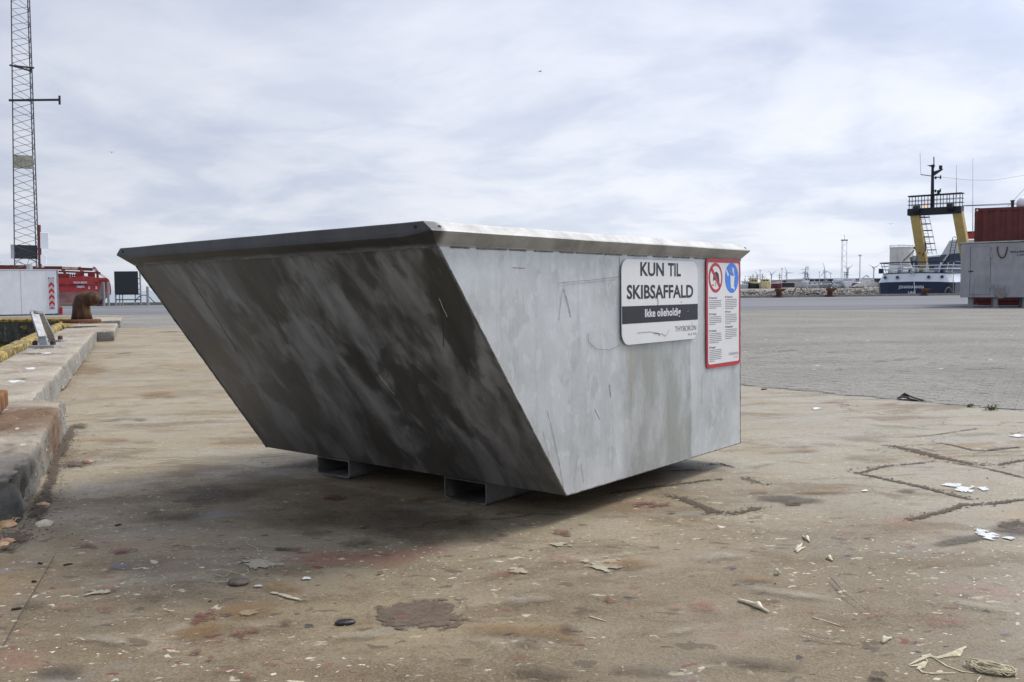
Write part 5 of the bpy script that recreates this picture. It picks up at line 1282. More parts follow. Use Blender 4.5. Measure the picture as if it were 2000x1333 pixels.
for i in range(len(pts) - 1):
    for k in range(4): Q.append(Vector(pts[i]).lerp(Vector(pts[i + 1]), k / 4))
rr2 = [.014 + .010 * (i % 2) for i in range(len(Q))]; mb.tube(Q, rr2, 6); mb.build('chain', RUSTD, gt)
mb = MB(); mb.lathe([(.19, 0), (.19, .04), (.17, .05)], 20, (tx_(1954.5), .0, tz(573)), 0, Matrix.Rotation(R(90), 3, 'X')); mb.build('flange', simple('flange_grey', (.24, .235, .235), .6, .1, .2, 6, .2, .25), gt)
for q, y0, y1 in ((1944, 557, 566), (1965, 556, 574)): mb = MB(); mb.b2((tx_(q) - .025, -.07, tz(y1)), (tx_(q) + .025, 0, tz(y0))); mb.build('lug', TANKG, gt)
fitxz('stencil_lettering', 'MALLEMUKKEN', tx_(1971), tx_(2017), tz(496.6), .065, SIGNB, gt, -.004, .02); fitxz('stencil_lettering', 'L 299', tx_(1984), tx_(1998), tz(502.6), .065, SIGNB, gt, -.004, .02)
Yc = 34.6; sc2 = Yc / FPX
ct = empty('red_container', (at(1901, 560, Yc).x, Yc, 0), 'dark red corrugated shipping container behind the grey tank', 'container', rz=R(-26.8))
def cz_(y): return .8 + (hzr - y) * sc2
def cx_(px): return (px - 1901) * sc2 * .88
CL, CTOP = 6.06, cz_(409)
slope = .022
Mc = R(2.3)
mb = MB(); x = .12; k = 0; poly = [(.10, .06)]
pit = .40
while x < CL - .3:
    poly += [(x, .055), (x + .10, .055), (x + .16, .012), (x + .30, .012), (x + .36, .055)]; x += pit
poly += [(CL - .1, .055), (CL - .1, 2.38), (.10, 2.38)]
mb.prism(poly, .16, CTOP - .10, 'z'); mb.build('corrugated_wall', CONT, ct)
for xx in (0, CL - .12):
    for yy in (0, 2.32): mb = MB(); mb.b2((xx, yy, .02), (xx + .12, yy + .12, CTOP - .16)); mb.build('corner_post', CONT, ct); mb = MB(); mb.b2((xx - .005, yy - .005, CTOP - .158), (xx + .16, yy + .13, CTOP + .01)); cc_ = mb.build('corner_casting', CONT, ct); mb = MB(); mb.b2((xx + .05, yy - .009, CTOP - .11), (xx + .10, yy - .0055, CTOP - .03)); mb.build('casting_hole', WHITEC if xx == 0 and yy == 0 else HOLE_DARK, cc_)
for zz in (.02, CTOP - .11):
    for yy in (.002, 2.33): mb = MB(); mb.b2((.125, yy, zz), (CL - .125, yy + .10, zz + .11)); mb.build('rail', CONT, ct)
mb = MB(); mb.b2((.12, .1, CTOP - .03), (CL - .12, 2.33, CTOP - .01)); mb.build('roof', CONT, ct)
dm = empty('radome_post', (at(1997, 400, Yc).x, Yc, CTOP), 'white radar dome and short post above the red container', 'radar dome')
mb = MB(); mb.lathe([(.18, .02), (.21, .12), (.20, .26), (.12, .38), (.02, .42)], 16); mb.build('dome', WHITEC, dm, smooth=True)
mb = MB(); mb.b2((-.42, -.04, 0), (-.34, .04, .28)); mb.b2((-.44, -.05, .25), (-.32, .05, .30)); mb.build('post', DKGREY, dm)

# ------------------------------------------------------------------ trawler
Yw = 82.0; sw = Yw / FPX; hw = 556.6
tr_ = empty('trawler', (at(1783, 560, Yw).x, Yw, 0), 'navy and white trawler stern with a tall cream gantry moored at the quay', 'trawler', rz=R(-40))
def wz(y, dd=0): return .8 + (hw - y) * (Yw + dd) / FPX
zb, zw = wz(550.5), wz(534)
def plan(inset, z, aft=0):
    P = [(-3.35 + inset, .9 - aft * .3), (-3.0 + inset, .25 - aft), (-2.2, -.05 - aft), (0, -.22 - aft), (2.2, -.05 - aft), (3.0 - inset, .25 - aft), (3.35 - inset, .9 - aft * .3), (3.75 - inset, 5), (3.9 - inset, 12), (3.4 - inset, 20), (1.8 - inset * .5, 26), (0, 29), (-1.8 + inset * .5, 26), (-3.4 + inset, 20), (-3.9 + inset, 12), (-3.75 + inset, 5)]
    return [Vector((x, y, z + .0025 * max(0, y - 6) ** 2 + (-.10 * (x / 3.3) ** 2 if y < 2 else 0))) for x, y in P]
def loft(rings, name, mat, par, cap=True):
    n = len(rings[0]); mb = MB(); vs = [p for r in rings for p in r]; fs = [(i * n + k, i * n + (k + 1) % n, (i + 1) * n + (k + 1) % n, (i + 1) * n + k) for i in range(len(rings) - 1) for k in range(n)]
    if cap: fs += [tuple(range(n)), tuple((len(rings) - 1) * n + k for k in range(n))]
    mb.add(vs, fs); return mb.build(name, mat, par)
loft([plan(.8, -2.4, -.6), plan(.1, -.6, -.05), plan(0, zb)], 'hull', NAVY, tr_)
bulw = loft([plan(.02, zb + .005), plan(.40, zw, -.35)], 'bulwark', PAINTW, tr_)
loft([plan(.36, zw + .004, -.31), plan(.36, zw + .08, -.31)], 'capping_rail', NAVY, tr_)
# portholes on the raking bulwark
def bulp(x, f, off=.0):
    a = plan(.02, zb + .005); b = plan(.40, zw, -.35); y_ = -.22 + .04 * x * x * .4
    return Vector((x, (y_ + .35 * f) - .03 - off, zb + (zw - zb) * f))
for x in (-2.45, -1.35, 1.35, 2.45):
    p = bulp(x, .5, .0); nrm_ = Vector((x * .06, -1, .35)); disc('porthole_rim', p + nrm_ * .01, nrm_, .17, GALVP, tr_, .03, 18); disc('porthole', p + nrm_ * .03, nrm_, .12, BLACKM, tr_, .02, 18)
# lettering
fitxz('hull_lettering', 'JOHANNA MARIA', -1.15, 1.05, zb - .62, .26, WHITEC, tr_, -.30, .01); fitxz('hull_lettering', 'URK', -.32, .32, zb - 1.12, .24, WHITEC, tr_, -.30, .01)
# rails
ztop = wz(513)
ringr = lambda z, i_: [p for p in plan(i_, z, -.3)]
def railpath(z, i_, a=13, b=9):
    P = plan(i_, z, -.35); idx = [14, 15, 0, 1, 2, 3, 4, 5, 6, 7, 8]
    return [Vector((P[k].x, P[k].y, z)) for k in idx]
mb = MB(); mb.tube(railpath(ztop, .1), .06, 6); mb.build('top_rail', NAVY, tr_)
for z_ in (ztop - .30, ztop - .62): mb = MB(); mb.tube(railpath(z_, .2), .045, 6); mb.build('rail', PAINTW, tr_)
for p in railpath(0, .25)[2:9] + [Vector((-1.1, .1, 0)), Vector((1.1, .1, 0)), Vector((3.5, 3, 0))]:
    mb = MB(); mb.bar((p.x * .95, p.y + .2, zw + .05), (p.x * 1.02, p.y, ztop), .06, .06); mb.build('stanchion', PAINTW, tr_)
mb = MB(); mb.tube([(-.02, -.2, zw + .1), (.10, -.32, zw - .3), (.22, -.45, zb), (.42, -.6, -.5)], .03, 5); mb.build('mooring_line', PAINTW, tr_)
mb = MB(); mb.tube([(3.25, .6, zw - .0), (3.3, .3, zb), (3.6, -.6, -.6)], .025, 5); mb.build('mooring_line', simple('hemp', (.30, .22, .12), .9), tr_)
mb = MB(); mb.lathe([(.16, -.12), (.22, 0), (.16, .12)], 10, (-.05, -.15, zw + .08), 0, Matrix.Rotation(R(90), 3, 'X')); mb.build('fairlead', GALVP, tr_)
# gantry: placed from where legs stand in the boat's own frame
def bl(px, y, yl):
    """boat-frame point at forward distance yl seen at this picture position"""
    Mi = (Matrix.Translation(tr_.location) @ Matrix.Rotation(R(-40), 4, 'Z')).inverted()
    o = Mi @ Vector((0, 0, CAM_H)); d = Mi.to_3x3() @ ray(px, y); k = (yl - o.y) / d.y; return o + d * k
yg, yb_ = 6.0, 8.6
zbm0, zbm1 = bl(1828, 419.5, yg).z, bl(1828, 406, yg).z
xl_t, xr_t = bl(1788, 416, yg).x, bl(1871, 414, yg).x
xl_b, xr_b = bl(1806, 520, yb_).x, bl(1893, 500, yb_).x
mb = MB(); mb.bar((xl_t, yg, zbm0 + .1), (xl_b, yb_, zw), .85, .50); mb.build('gantry_leg', CREAM, tr_, bevel=.03)
mb = MB(); mb.bar((xr_t, yg, zbm0 + .1), (xr_b, yb_, zw), .85, .50); mb.build('gantry_leg', CREAM, tr_, bevel=.03)
xA, xB = bl(1775, 414, yg).x, bl(1880, 412, yg).x
mb = MB(); mb.b2((xA, yg - .55, zbm0), (xB, yg + .55, zbm1)); mb.build('gantry_beam', BLACKM, tr_, bevel=.05)
mb = MB(); mb.lathe([(.42, -.25), (.42, .25)], 14, (xA + .9, yg - .62, zbm1 - .1), 0, Matrix.Rotation(R(90), 3, 'Y')); mb.build('sheave', BLACKM, tr_); mb = MB(); mb.lathe([(.42, -.25), (.42, .25)], 14, (xB - .9, yg - .62, zbm1 - .05), 0, Matrix.Rotation(R(90), 3, 'Y')); mb.build('sheave', BLACKM, tr_)
zr1 = bl(1828, 381, yg).z
for k in range(9):
    x = xA + .15 + (xB - xA - .3) * k / 8; mb = MB(); mb.bar((x, yg - .4, zbm1), (x, yg - .4, zr1), .06, .06); mb.bar((x, yg + .5, zbm1), (x, yg + .5, zr1), .05, .05); mb.build('rail_post', BLACKM, tr_)
for z_, r_ in ((zr1, .05), (zbm1 + (zr1 - zbm1) * .62, .025), (zbm1 + (zr1 - zbm1) * .30, .03)):
    mb = MB(); mb.tube([(xA, yg - .4, z_), (xB, yg - .4, z_), (xB, yg + .5, z_), (xA, yg + .5, z_)], r_, 5, closed=True, cap=False); mb.build('platform_rail', BLACKM, tr_)
# light mast
xm = bl(1821, 400, yg).x; zm = bl(1821, 322, yg).z; ztip = bl(1821, 307, yg).z
mb = MB(); mb.tube([(xm, yg, zbm1), (xm - .04, yg, zm)], [.18, .12], 8); mb.build('mast', BLACKM, tr_)
mb = MB(); mb.tube([(xm + .08, yg, zm - .3), (xm + .05, yg, ztip)], .05, 6); mb.build('antenna', BLACKM, tr_)
mb = MB(); mb.prism([(xm - .55, zm - .03), (xm + .15, zm - .06), (xm + .1, zm - .2), (xm - .2, zm - .2)], yg - .15, yg + .15, 'y'); mb.build('light_bracket', BLACKM, tr_)
mb = MB(); mb.prism([(xm, zm - .70), (xm + .85, zm - .48), (xm + .85, zm - .55), (xm + .1, zm - 1.05)], yg - .15, yg + .15, 'y'); mb.b2((xm + .55, yg - .12, zm - .5), (xm + .80, yg + .12, zm - .15)); mb.build('light_bracket', BLACKM, tr_)
for dz in (1.25, 2.5): mb = MB(); mb.bar((xm, yg, zm - dz), (xm + .75, yg, zm - dz), .08, .08); mb.bar((xm + .68, yg, zm - dz - .18), (xm + .68, yg, zm - dz + .18), .10, .10); mb.bar((xm + .25, yg, zm - dz - .15), (xm + .25, yg, zm - dz + .12), .12, .12); mb.build('light_arm', BLACKM, tr_)
mb = MB(); mb.bar((xm, yg, zm - 1.1), (xm - 1.1, yg, zm - .85), .06, .07); mb.tube([(xm - 1.1, yg, zm - .85), (xm - 1.2, yg, zm + 1.2)], .014, 4); mb.build('light_arm', BLACKM, tr_)
mb = MB(); mb.b2((xm + .25, yg - .2, zr1 - .05), (xm + .7, yg + .2, zr1 + .1)); mb.b2((xm + .42, yg - .12, zr1 + .1), (xm + .62, yg + .12, zr1 + .42)); mb.build('lamp', BLACKM, tr_)
lm, lt = M_('amber_lamp'); lt.out((.8, .25, .05), .4, Emission_Color=(1, .35, .08, 1), Emission_Strength=1.5)
mb = MB(); mb.lathe([(.10, -.08), (.12, 0), (.10, .08)], 10, (xm - .42, yg - .6, zbm1 + .14)); mb.build('amber_lamp', lm, tr_)
for q, y0, y1 in ((1868, 322, 385), (1900, 310, 455)):
    a = bl(q, y0, yg + (0 if q < 1880 else 6)); b = bl(q, y1, yg + (0 if q < 1880 else 6)); mb = MB(); mb.tube([a, (a + b) / 2, b], [.012, .02, .045], 5); mb.build('whip_antenna', GALVP, tr_)
# caged ladder beside the left leg
la, lb = bl(1797, 421, yg + .3), bl(1813, 497, yb_ - .3)
for s_ in (-.02, .38): mb = MB(); mb.tube([la + Vector((s_, 0, 0)), lb + Vector((s_, 0, 0))], .03, 5); mb.build('ladder_rail', BLACKM if s_ < 0 else PAINTW, tr_)
for k in range(14): p = la.lerp(lb, (k + .5) / 14); mb = MB(); mb.tube([p, p + Vector((.38, 0, 0))], .015, 4); mb.build('rung', BLACKM, tr_)
for k in range(6):
    p = la.lerp(lb, (k + .35) / 6); cxr = p + Vector((.42, -.1, 0)); mb = MB()
    mb.tube([cxr + Vector((.42 * math.cos(a_), .42 * math.sin(a_), 0)) for a_ in [2 * math.pi * i / 16 for i in range(16)]], .038, 5, closed=True, cap=False); mb.build('cage_hoop', BLACKM, tr_)
for s_ in (.78, .84): mb = MB(); mb.tube([la + Vector((s_, -.1, 0)), lb + Vector((s_, -.1, 0))], .014, 4); mb.build('cage_bar', PAINTW, tr_)
# flag furled, winch, wheelhouse
FLAGR = flat('flag_red', (.35, .03, .03), .8); FLAGB = flat('flag_navy', (.02, .03, .12), .8)
pf = bl(1804, 478, yb_ - 1.2); mb = MB(); mb.prism([(pf.x, pf.z + .7), (pf.x + .12, pf.z + .5), (pf.x + .02, pf.z - .6), (pf.x - .45, pf.z - .9)], pf.y - .04, pf.y + .04, 'y'); mb.build('flag', FLAGR, tr_)
mb = MB(); mb.prism([(pf.x + .13, pf.z + .45), (pf.x + .24, pf.z - .5), (pf.x - .1, pf.z - 1.15), (pf.x + .03, pf.z - .6)], pf.y - .04, pf.y + .04, 'y'); mb.build('flag', FLAGB, tr_)
pw_ = bl(1788, 512, 3.2); mb = MB(); mb.lathe([(.55, -.28), (.60, 0), (.55, .28)], 16, tuple(pw_), 0, Matrix.Rotation(R(75), 3, 'Y')); mb.build('net_drum', simple('olive_drum', (.10, .10, .075), .8), tr_)
pw2 = bl(1788, 508, 3.0); mb = MB(); mb.b2((pw2.x - .12, pw2.y - .5, pw2.z - .1), (pw2.x + .12, pw2.y - .3, pw2.z + .35)); mb.build('drum_slot', GALVP, tr_)
whl, whr = bl(1836, 470, 12.5), bl(1905, 470, 12.5)
zwh0, zwh1 = bl(1850, 534, 12.5).z, bl(1850, 470, 12.5).z
mb = MB(); mb.prism([(whl.x + .9, zwh1), (whr.x + 1.5, zwh1), (whr.x + 1.5, zw - .2), (whl.x + .0, zw - .2), (whl.x + .1, zwh1 - 1.5)], 12.5, 18.5, 'y'); mb.build('deckhouse', PAINTW, tr_, bevel=.05)
mb = MB(); mb.prism([(whl.x + .1, zwh1 - 1.45), (whl.x + 2.1, zwh1 - 1.30), (whl.x + 2.1, zwh1 - 2.6), (whl.x + .0, zwh1 - 2.7)], 12.42, 12.48, 'y'); mb.build('painted_shade', BLUEG, tr_)  # dark sheet on the deckhouse wall, painting the shade under its slope
mb = MB(); mb.prism([(whl.x - 1.8, zw + 1.7), (whl.x + .2, zw + 1.85), (whl.x + .2, zw - .1), (whl.x - 1.8, zw - .1)], 13, 13.6, 'y'); mb.build('canopy_window', BLUEG, tr_)
mb = MB(); mb.bar((whl.x - 1.9, 13, zw + 1.75), (whl.x + .5, 13, zw + 1.95), .3, .10); mb.build('canopy_edge', PAINTW, tr_)
mb = MB(); mb.bar((whl.x - .4, 12.2, zw), (whl.x + .9, 12.2, zwh1 - 1.4), .14, .14); mb.build('brace', PAINTW, tr_)
for s_ in (0, .42): mb = MB(); a = bl(1852, 510, 11) + Vector((s_, 0, 0)); b = bl(1861, 464, 11) + Vector((s_, 0, 0)); mb.tube([a, b, b + Vector((.15, 0, .08)), b + Vector((.3, 0, -.1))], .035, 5); mb.build('ladder_rail', NAVY, tr_)
for k in range(9): a = bl(1852, 510, 11).lerp(bl(1861, 464, 11), k / 9); mb = MB(); mb.tube([a, a + Vector((.42, 0, 0))], .02, 4); mb.build('rung', NAVY, tr_)
pt = bl(1896, 458, 16); mb = MB(); mb.b2((pt.x - .6, 16, pt.z - .4), (pt.x + 2.5, 18, pt.z + .15)); mb.build('funnel_band', REDP, tr_); mb = MB(); mb.b2((pt.x - .7, 15.9, pt.z + .152), (pt.x + 2.6, 18.1, pt.z + .3)); mb.build('funnel_top', BLACKM, tr_)
for (a0, a1, n_) in (((1740, 538), (1738, 505), 0),): pass
mb = MB(); mb.bar((-3.0, .5, zw), (-3.0, .5, zw + .45), .35, .25); mb.build('corner_bitt', NAVY, tr_)
for k in range(7):
    p = Vector((-2.3 + k * .75, .9 + (k % 3) * .5, zw - .1)); mb = MB(); mb.box(p + Vector((0, 0, .3)), (.35, .3, .55 + .2 * (k % 2)), k); mb.build('deck_gear', (PAINTW, TANKG, NAVY, GALVP)[k % 4], tr_)
mb = MB(); pts = [bl(1828, 345, yg), bl(1890, 352, yg + 4), bl(1942, 352.5, yg + 8), bl(2010, 341, yg + 14)]; mb.tube(pts, .012, 4); mb.build('wire', DKGREY, tr_)
for dy in (0, 3): mb = MB(); mb.tube([bl(1880, 402 + dy * .3, yg), bl(1950, 399 + dy * .6, yg + 8), bl(2010, 395 + dy, yg + 14)], .03, 4); mb.build('wire', DKGREY, tr_)
mb = MB(); mb.tube([bl(1968, 404, yg + 8), bl(2005, 365, yg + 12)], .03, 4); mb.build('wire', DKGREY, tr_)
# white stained silo behind the trawler
Ys = 150.0; ss_ = Ys / FPX
si = empty('silo', (at(1760.5, 520, Ys).x, Ys, 0), 'stained white cylindrical silo behind the trawler stern', 'silo')
def sz(y): return .8 + (556.8 - y) * ss_
mb = MB(); mb.lathe([(21.5 * ss_, 0), (21.5 * ss_, sz(486)), (20.5 * ss_, sz(484.5))], 32); mb.build('shell', SILO, si, smooth=True); bpy.data.objects['shell'].data.set_sharp_from_angle(angle=R(40))
for z_ in (sz(484.5), sz(480.5)): mb = MB(); mb.tube([(21.5 * ss_ * math.cos(a), 21.5 * ss_ * math.sin(a), z_) for a in [2 * math.pi * i / 28 for i in range(28)]], .06, 4, closed=True, cap=False); mb.build('top_rail', PAINTW, si)
for i in range(14): a = 2 * math.pi * i / 14; mb = MB(); mb.tube([(21.5 * ss_ * math.cos(a), 21.5 * ss_ * math.sin(a), sz(484.5)), (21.5 * ss_ * math.cos(a), 21.5 * ss_ * math.sin(a), sz(480.5))], .04, 4); mb.build('rail_post', PAINTW, si)
mb = MB(); mb.bar((-.5, -22 * ss_, sz(511)), (1.3, -21.5 * ss_, sz(491)), .12, .15); mb.bar((18 * ss_, -12 * ss_, sz(484)), (27 * ss_, -12 * ss_, sz(494)), .5, .15); mb.build('stair', simple('rust_brown', (.18, .12, .09), .8), si)

# ------------------------------------------------------------------ rubble breakwater, harbour land and what stands there
def ZL(y, Y, h_): return .8 + (h_ - y) * Y / FPX
rw = MB(); rr3 = random.Random(5)
def boulder(mb, c, s_, r):
    ico = [(0, 0, 1), (.89, 0, .45), (.28, .85, .45), (-.72, .53, .45), (-.72, -.53, .45), (.28, -.85, .45), (.72, .53, -.45), (-.28, .85, -.45), (-.89, 0, -.45), (-.28, -.85, -.45), (.72, -.53, -.45), (0, 0, -1)]
    F = [(0, 1, 2), (0, 2, 3), (0, 3, 4), (0, 4, 5), (0, 5, 1), (1, 6, 2), (2, 7, 3), (3, 8, 4), (4, 9, 5), (5, 10, 1), (1, 10, 6), (2, 6, 7), (3, 7, 8), (4, 8, 9), (5, 9, 10), (11, 7, 6), (11, 8, 7), (11, 9, 8), (11, 10, 9), (11, 6, 10)]
    rot = Matrix.Rotation(r.uniform(0, 6.3), 3, 'Z') @ Matrix.Rotation(r.uniform(0, 3), 3, 'X'); sx3 = Vector((r.uniform(.7, 1.3), r.uniform(.6, 1.1), r.uniform(.5, .9)))
    mb.add([Vector(c) + s_ * (rot @ Vector((p[0] * sx3.x * r.uniform(.8, 1.15), p[1] * sx3.y * r.uniform(.8, 1.15), p[2] * sx3.z))) for p in ico], F)
for k in range(5200):
    x = rr3.uniform(5, 110); f = rr3.random(); Y0 = 128 + .06 * x
    boulder(rw, (x, Y0 + f * 4.5, -1.8 + f * 1.78 + rr3.uniform(-.10, .10)), rr3.uniform(.12, .34), rr3)
tag(rw.build('rubble_bank', RUBBLE), 'bank of pale rubble stones beyond the harbour basin', kind='stuff')
mb = MB(); mb.add([(5, 129, -1.9), (110, 135, -1.9), (110, 141.5, .25), (5, 135, .25)], [(0, 1, 2, 3)]); mb.add([(5, 135, .25), (110, 141.5, .25), (900, 1400, .25), (60, 1400, .25)], [(0, 1, 2, 3)])
tag(mb.build('harbour_land', RUBBLE), kind='structure')
mossg = simple('dry_grass', (.16, .14, .07), .9, 0, .5, 2, .3)
gb = MB()
for k in range(2600):
    x = 41 + rr3.random() * 26; x0 = x; yy = 133 + .06 * x + rr3.uniform(-3.6, 1.5); zz = -1.75 + (yy - 128 - .06 * x) * .33
    l = rr3.uniform(.10, .24); a = rr3.uniform(0, 6.28)
    gb.add([(x, yy, zz + .2), (x + .10 * math.cos(a), yy + .05, zz + .2), (x + l * .5 * math.cos(a), yy, zz + .2 + l)], [(0, 1, 2)])
tag(gb.build('dry_grass', mossg), 'dry yellow green grass growing on the right part of the rubble bank', kind='stuff')
gh = MB()
for k, (px_, w_, h_) in enumerate(((1697, 3.0, 1.0), (1708, 2.2, .8))):
    c_ = at(px_, 560, 150); n = 18; vs = [(c_.x + w_ * math.cos(6.283 * i / n), c_.y + w_ * math.sin(6.283 * i / n), .5) for i in range(n)] + [(c_.x + w_ * .45 * math.cos(6.283 * i / n), c_.y + w_ * .45 * math.sin(6.283 * i / n), .5 + h_ * .75) for i in range(n)] + [(c_.x, c_.y, .5 + h_)]
    mb = MB(); mb.add(vs, [(i, (i + 1) % n, n + (i + 1) % n, n + i) for i in range(n)] + [(n + i, n + (i + 1) % n, 2 * n) for i in range(n)])
    tag(mb.build('gravel_heap', simple('gravel_grey', (.25, .24, .23), .9, 0, .4, 3, .4), None, True), ('wider grey gravel heap on the bank left of the trawler', 'smaller grey gravel heap touching the trawler stern in view')[k], 'gravel heap', 'gravel heaps')

Yh = 175.0; kh = Yh / FPX
def hx(px, Y=Yh): return at(px, 558, Y).x
def hz_(y, px=1550, Y=Yh): return .8 + (562.2 - (px - 1000) * .0074 - y) * Y / FPX
BOATG = 'boats in the far harbour'
def boat(px0, px1, ydeck, ybot, hullm, housem, label, house=(.35, .75, 5), masts=(), Y=Yh, second=None, rot=0, winm=None, cat='boat', flip=False):
    L = (px1 - px0) * Y / FPX; c_ = at((px0 + px1) / 2, 558, Y); hb = hz_(ybot, (px0 + px1) / 2, Y); hd = hz_(ydeck, (px0 + px1) / 2, Y)
    e_ = empty('boat', (c_.x, Y, 0), label, cat, BOATG, rz=rot); s_ = -1 if flip else 1; W_ = L * .16 + .8
    def R_(z, k, bow): return [Vector((s_ * x * L / 2 * k, y * W_ * k, z + bow * max(0, x) ** 2)) for x, y in ((-1, -.7), (-.9, -.9), (0, -1), (.6, -.75), (1, 0), (.6, .75), (0, 1), (-.9, .9), (-1, .7))]
    h_ = hd - hb; loft([R_(hb - .4, .86, 0), R_(hb + h_ * .35, .96, h_ * .1), R_(hd, 1, h_ * .45)], 'hull', hullm, e_)
    loft([R_(hd + .01, 1.005, h_ * .45), R_(hd + .14, 1.01, h_ * .45)], 'gunwale', housem, e_)
    for (f0, f1, hp_) in [house] + ([second] if second else []):
        x0, x1 = sorted((s_ * (f0 * 2 - 1) * L / 2, s_ * (f1 * 2 - 1) * L / 2)); zt = hd + hp_ * Y / FPX
        mb = MB(); mb.b2((x0, -W_ * .6, hd), (x1, W_ * .6, zt)); hs = mb.build('wheelhouse', housem, e_, bevel=.08)
        mb = MB(); mb.b2((x0 - .15, -W_ * .68, zt + .002), (x1 + .15, W_ * .68, zt + .14)); mb.build('roof', housem, e_)
        nwin = max(2, int((x1 - x0) / 1.0))
        for k in range(nwin):
            a = x0 + (x1 - x0) * (k + .18) / nwin; b = x0 + (x1 - x0) * (k + .82) / nwin; mb = MB(); mb.b2((a, -W_ * .6 - .03, zt - (zt - hd) * .42), (b, -W_ * .6 - .001, zt - (zt - hd) * .15)); mb.build('window', BLACKM, hs)
    for (f, hp_, arm) in masts:
        x = s_ * (f * 2 - 1) * L / 2; zt = hd + hp_ * Y / FPX
        mb = MB(); mb.tube([(x, 0, hd), (x, 0, zt)], [.11, .06], 6)
        if arm: mb.bar((x - arm, 0, zt - .5), (x + arm, 0, zt - .5), .07, .07); mb.bar((x - arm * .7, 0, hd + (zt - hd) * .55), (x + arm * .7, 0, hd + (zt - hd) * .55), .09, .09)
        mb.build('mast', GALVP, e_)
        mb = MB(); mb.tube([(x, 0, zt - .2), (x + s_ * L * .3, 0, hd + .3)], .025, 4); mb.build('stay', DKGREY, e_)
    return e_
DKH = simple('boat_dark', (.035, .04, .055), .5); CRM = simple('boat_cream', (.60, .52, .30), .5, 0, .15, 1.5, .05, .1); BRN = simple('boat_maroon', (.13, .035, .04), .6); GRW = simple('boat_grey_white', (.52, .55, .58), .5)
boat(1444, 1463, 557, 561, GRW, PAINTW, 'small white boat just right of the skip edge', (.35, .8, 5), ((.55, 12, .8),))
boat(1458, 1486, 554.5, 561.5, DKH, CRM, 'dark hulled fishing boat with a cream wheelhouse and cluttered masts', (.35, .75, 8), ((.25, 16, .9), (.55, 19, 1.1), (.72, 15, .6)), flip=True)
boat(1484, 1506, 553, 561.5, CRM, CRM, 'cream yellow fishing boat right of the dark one', (.15, .72, 6), ((.22, 18, .7), (.6, 10, 0)), Y=173)
boat(1506, 1528, 554.5, 560.5, BRN, GRW, 'low maroon hulled boat behind the mooring bollard', (.5, .8, 3), ((.75, 21, .5), (.2, 8, .5)), Y=178)
boat(1566, 1580, 552, 560, GRW, PAINTW, 'white ship with a tall mast at the left end of the dark shed', (.3, .95, 8), ((.5, 30, .9), (.75, 20, .5)), Y=190, cat='ship')
boat(1580, 1606, 557, 561.5, GRW, PAINTW, 'white covered boat left of the grey one in front of the shed', (.2, .8, 5), ((.4, 12, .4),))
boat(1602, 1624, 556.5, 561, TANKG, GRW, 'grey boat with a round topped cabin in front of the shed', (.3, .75, 4.5), ((.5, 14, .4), (.3, 7, .3)), Y=172)
boat(1627, 1650, 557.5, 561.5, GRW, PAINTW, 'white low boat with a small cabin left of the white bridge', (.08, .3, 6), ((.15, 8, .2),), Y=170)
boat(1660, 1690, 553.5, 561, DKH, PAINTW, 'dark hulled boat with white crane right of the white bridge', (.05, .2, 3), ((.5, 10, .4),), Y=185)
# white ship bow-on with bridge and radar mast
ws = empty('white_ship', (hx(1656, 168), 168, 0), 'white ship seen bow on with a row of bridge windows and a radar mast', 'ship'); k2 = 168 / FPX
def wx(px): return (px - 1656) * k2
def wz2(y): return hz_(y, 1656, 168)
mb = MB(); mb.prism([(wx(1652), wz2(562)), (wx(1661), wz2(562)), (wx(1668), wz2(549)), (wx(1646), wz2(549))], 0, 6, 'y'); mb.build('hull', PAINTW, ws, bevel=.1)
mb = MB(); mb.b2((wx(1645.5), .3, wz2(548.9)), (wx(1669), 5, wz2(545))); mb.build('bridge', PAINTW, ws, bevel=.05)
for k in range(7): mb = MB(); mb.b2((wx(1648 + k * 2.7), .26, wz2(548)), (wx(1650 + k * 2.7), .299, wz2(546.6))); mb.build('window', BLACKM, ws)
mb = MB(); mb.b2((wx(1669.2), 1, wz2(552)), (wx(1676), 5, wz2(545))); mb.build('superstructure', GRW, ws)
for z_ in (537, 532.5): mb = MB(); mb.b2((wx(1654), 1, wz2(z_)), (wx(1661.5), 1.6, wz2(z_ - .8))); mb.build('radar_platform', DKGREY, ws)
for q in (1653.8, 1657.5, 1661): mb = MB(); mb.tube([(wx(q), 1.3, wz2(545)), (wx(q), 1.3, wz2(521 if q == 1661 else 531))], .08, 5); mb.build('mast', GRW, ws)
# crane boom and white cabin
cr3 = empty('crane', (hx(1689, 180), 180, 0), 'white folding crane boom on the quay behind the gravel heaps', 'crane'); k3 = 180 / FPX
P = [((1679 - 1689) * k3, 0, hz_(549, 1689, 180)), ((1685 - 1689) * k3, 0, hz_(543, 1689, 180)), ((1692 - 1689) * k3, 0, hz_(538.5, 1689, 180)), ((1697 - 1689) * k3, 0, hz_(542, 1689, 180))]
for a, b in zip(P[:-1], P[1:]): mb = MB(); mb.bar(a, b, .25, .25); mb.build('boom', PAINTW, cr3)
mb = MB(); mb.bar((0, 0, .5), (-.6, 0, hz_(547, 1689, 180)), .4, .4); mb.build('column', PAINTW, cr3)
cb = empty('white_cabin', (hx(1702, 176), 176, 0), 'white cabin with a dark door between crane and trawler', 'cabin'); k4 = 176 / FPX
mb = MB(); mb.b2((-5 * k4, 0, .5), (5 * k4, 3, hz_(545.5, 1702, 176))); mb.build('wall', PAINTW, cb); mb = MB(); mb.b2((-1 * k4, -.03, hz_(553, 1702, 176)), (2.8 * k4, -.001, hz_(548.5, 1702, 176))); mb.build('window', BLUEG, cb); mb = MB(); mb.b2((5.02 * k4, .0, .5), (6.2 * k4, 3, hz_(546.5, 1702, 176))); mb.build('end_panel', REDP, cb)
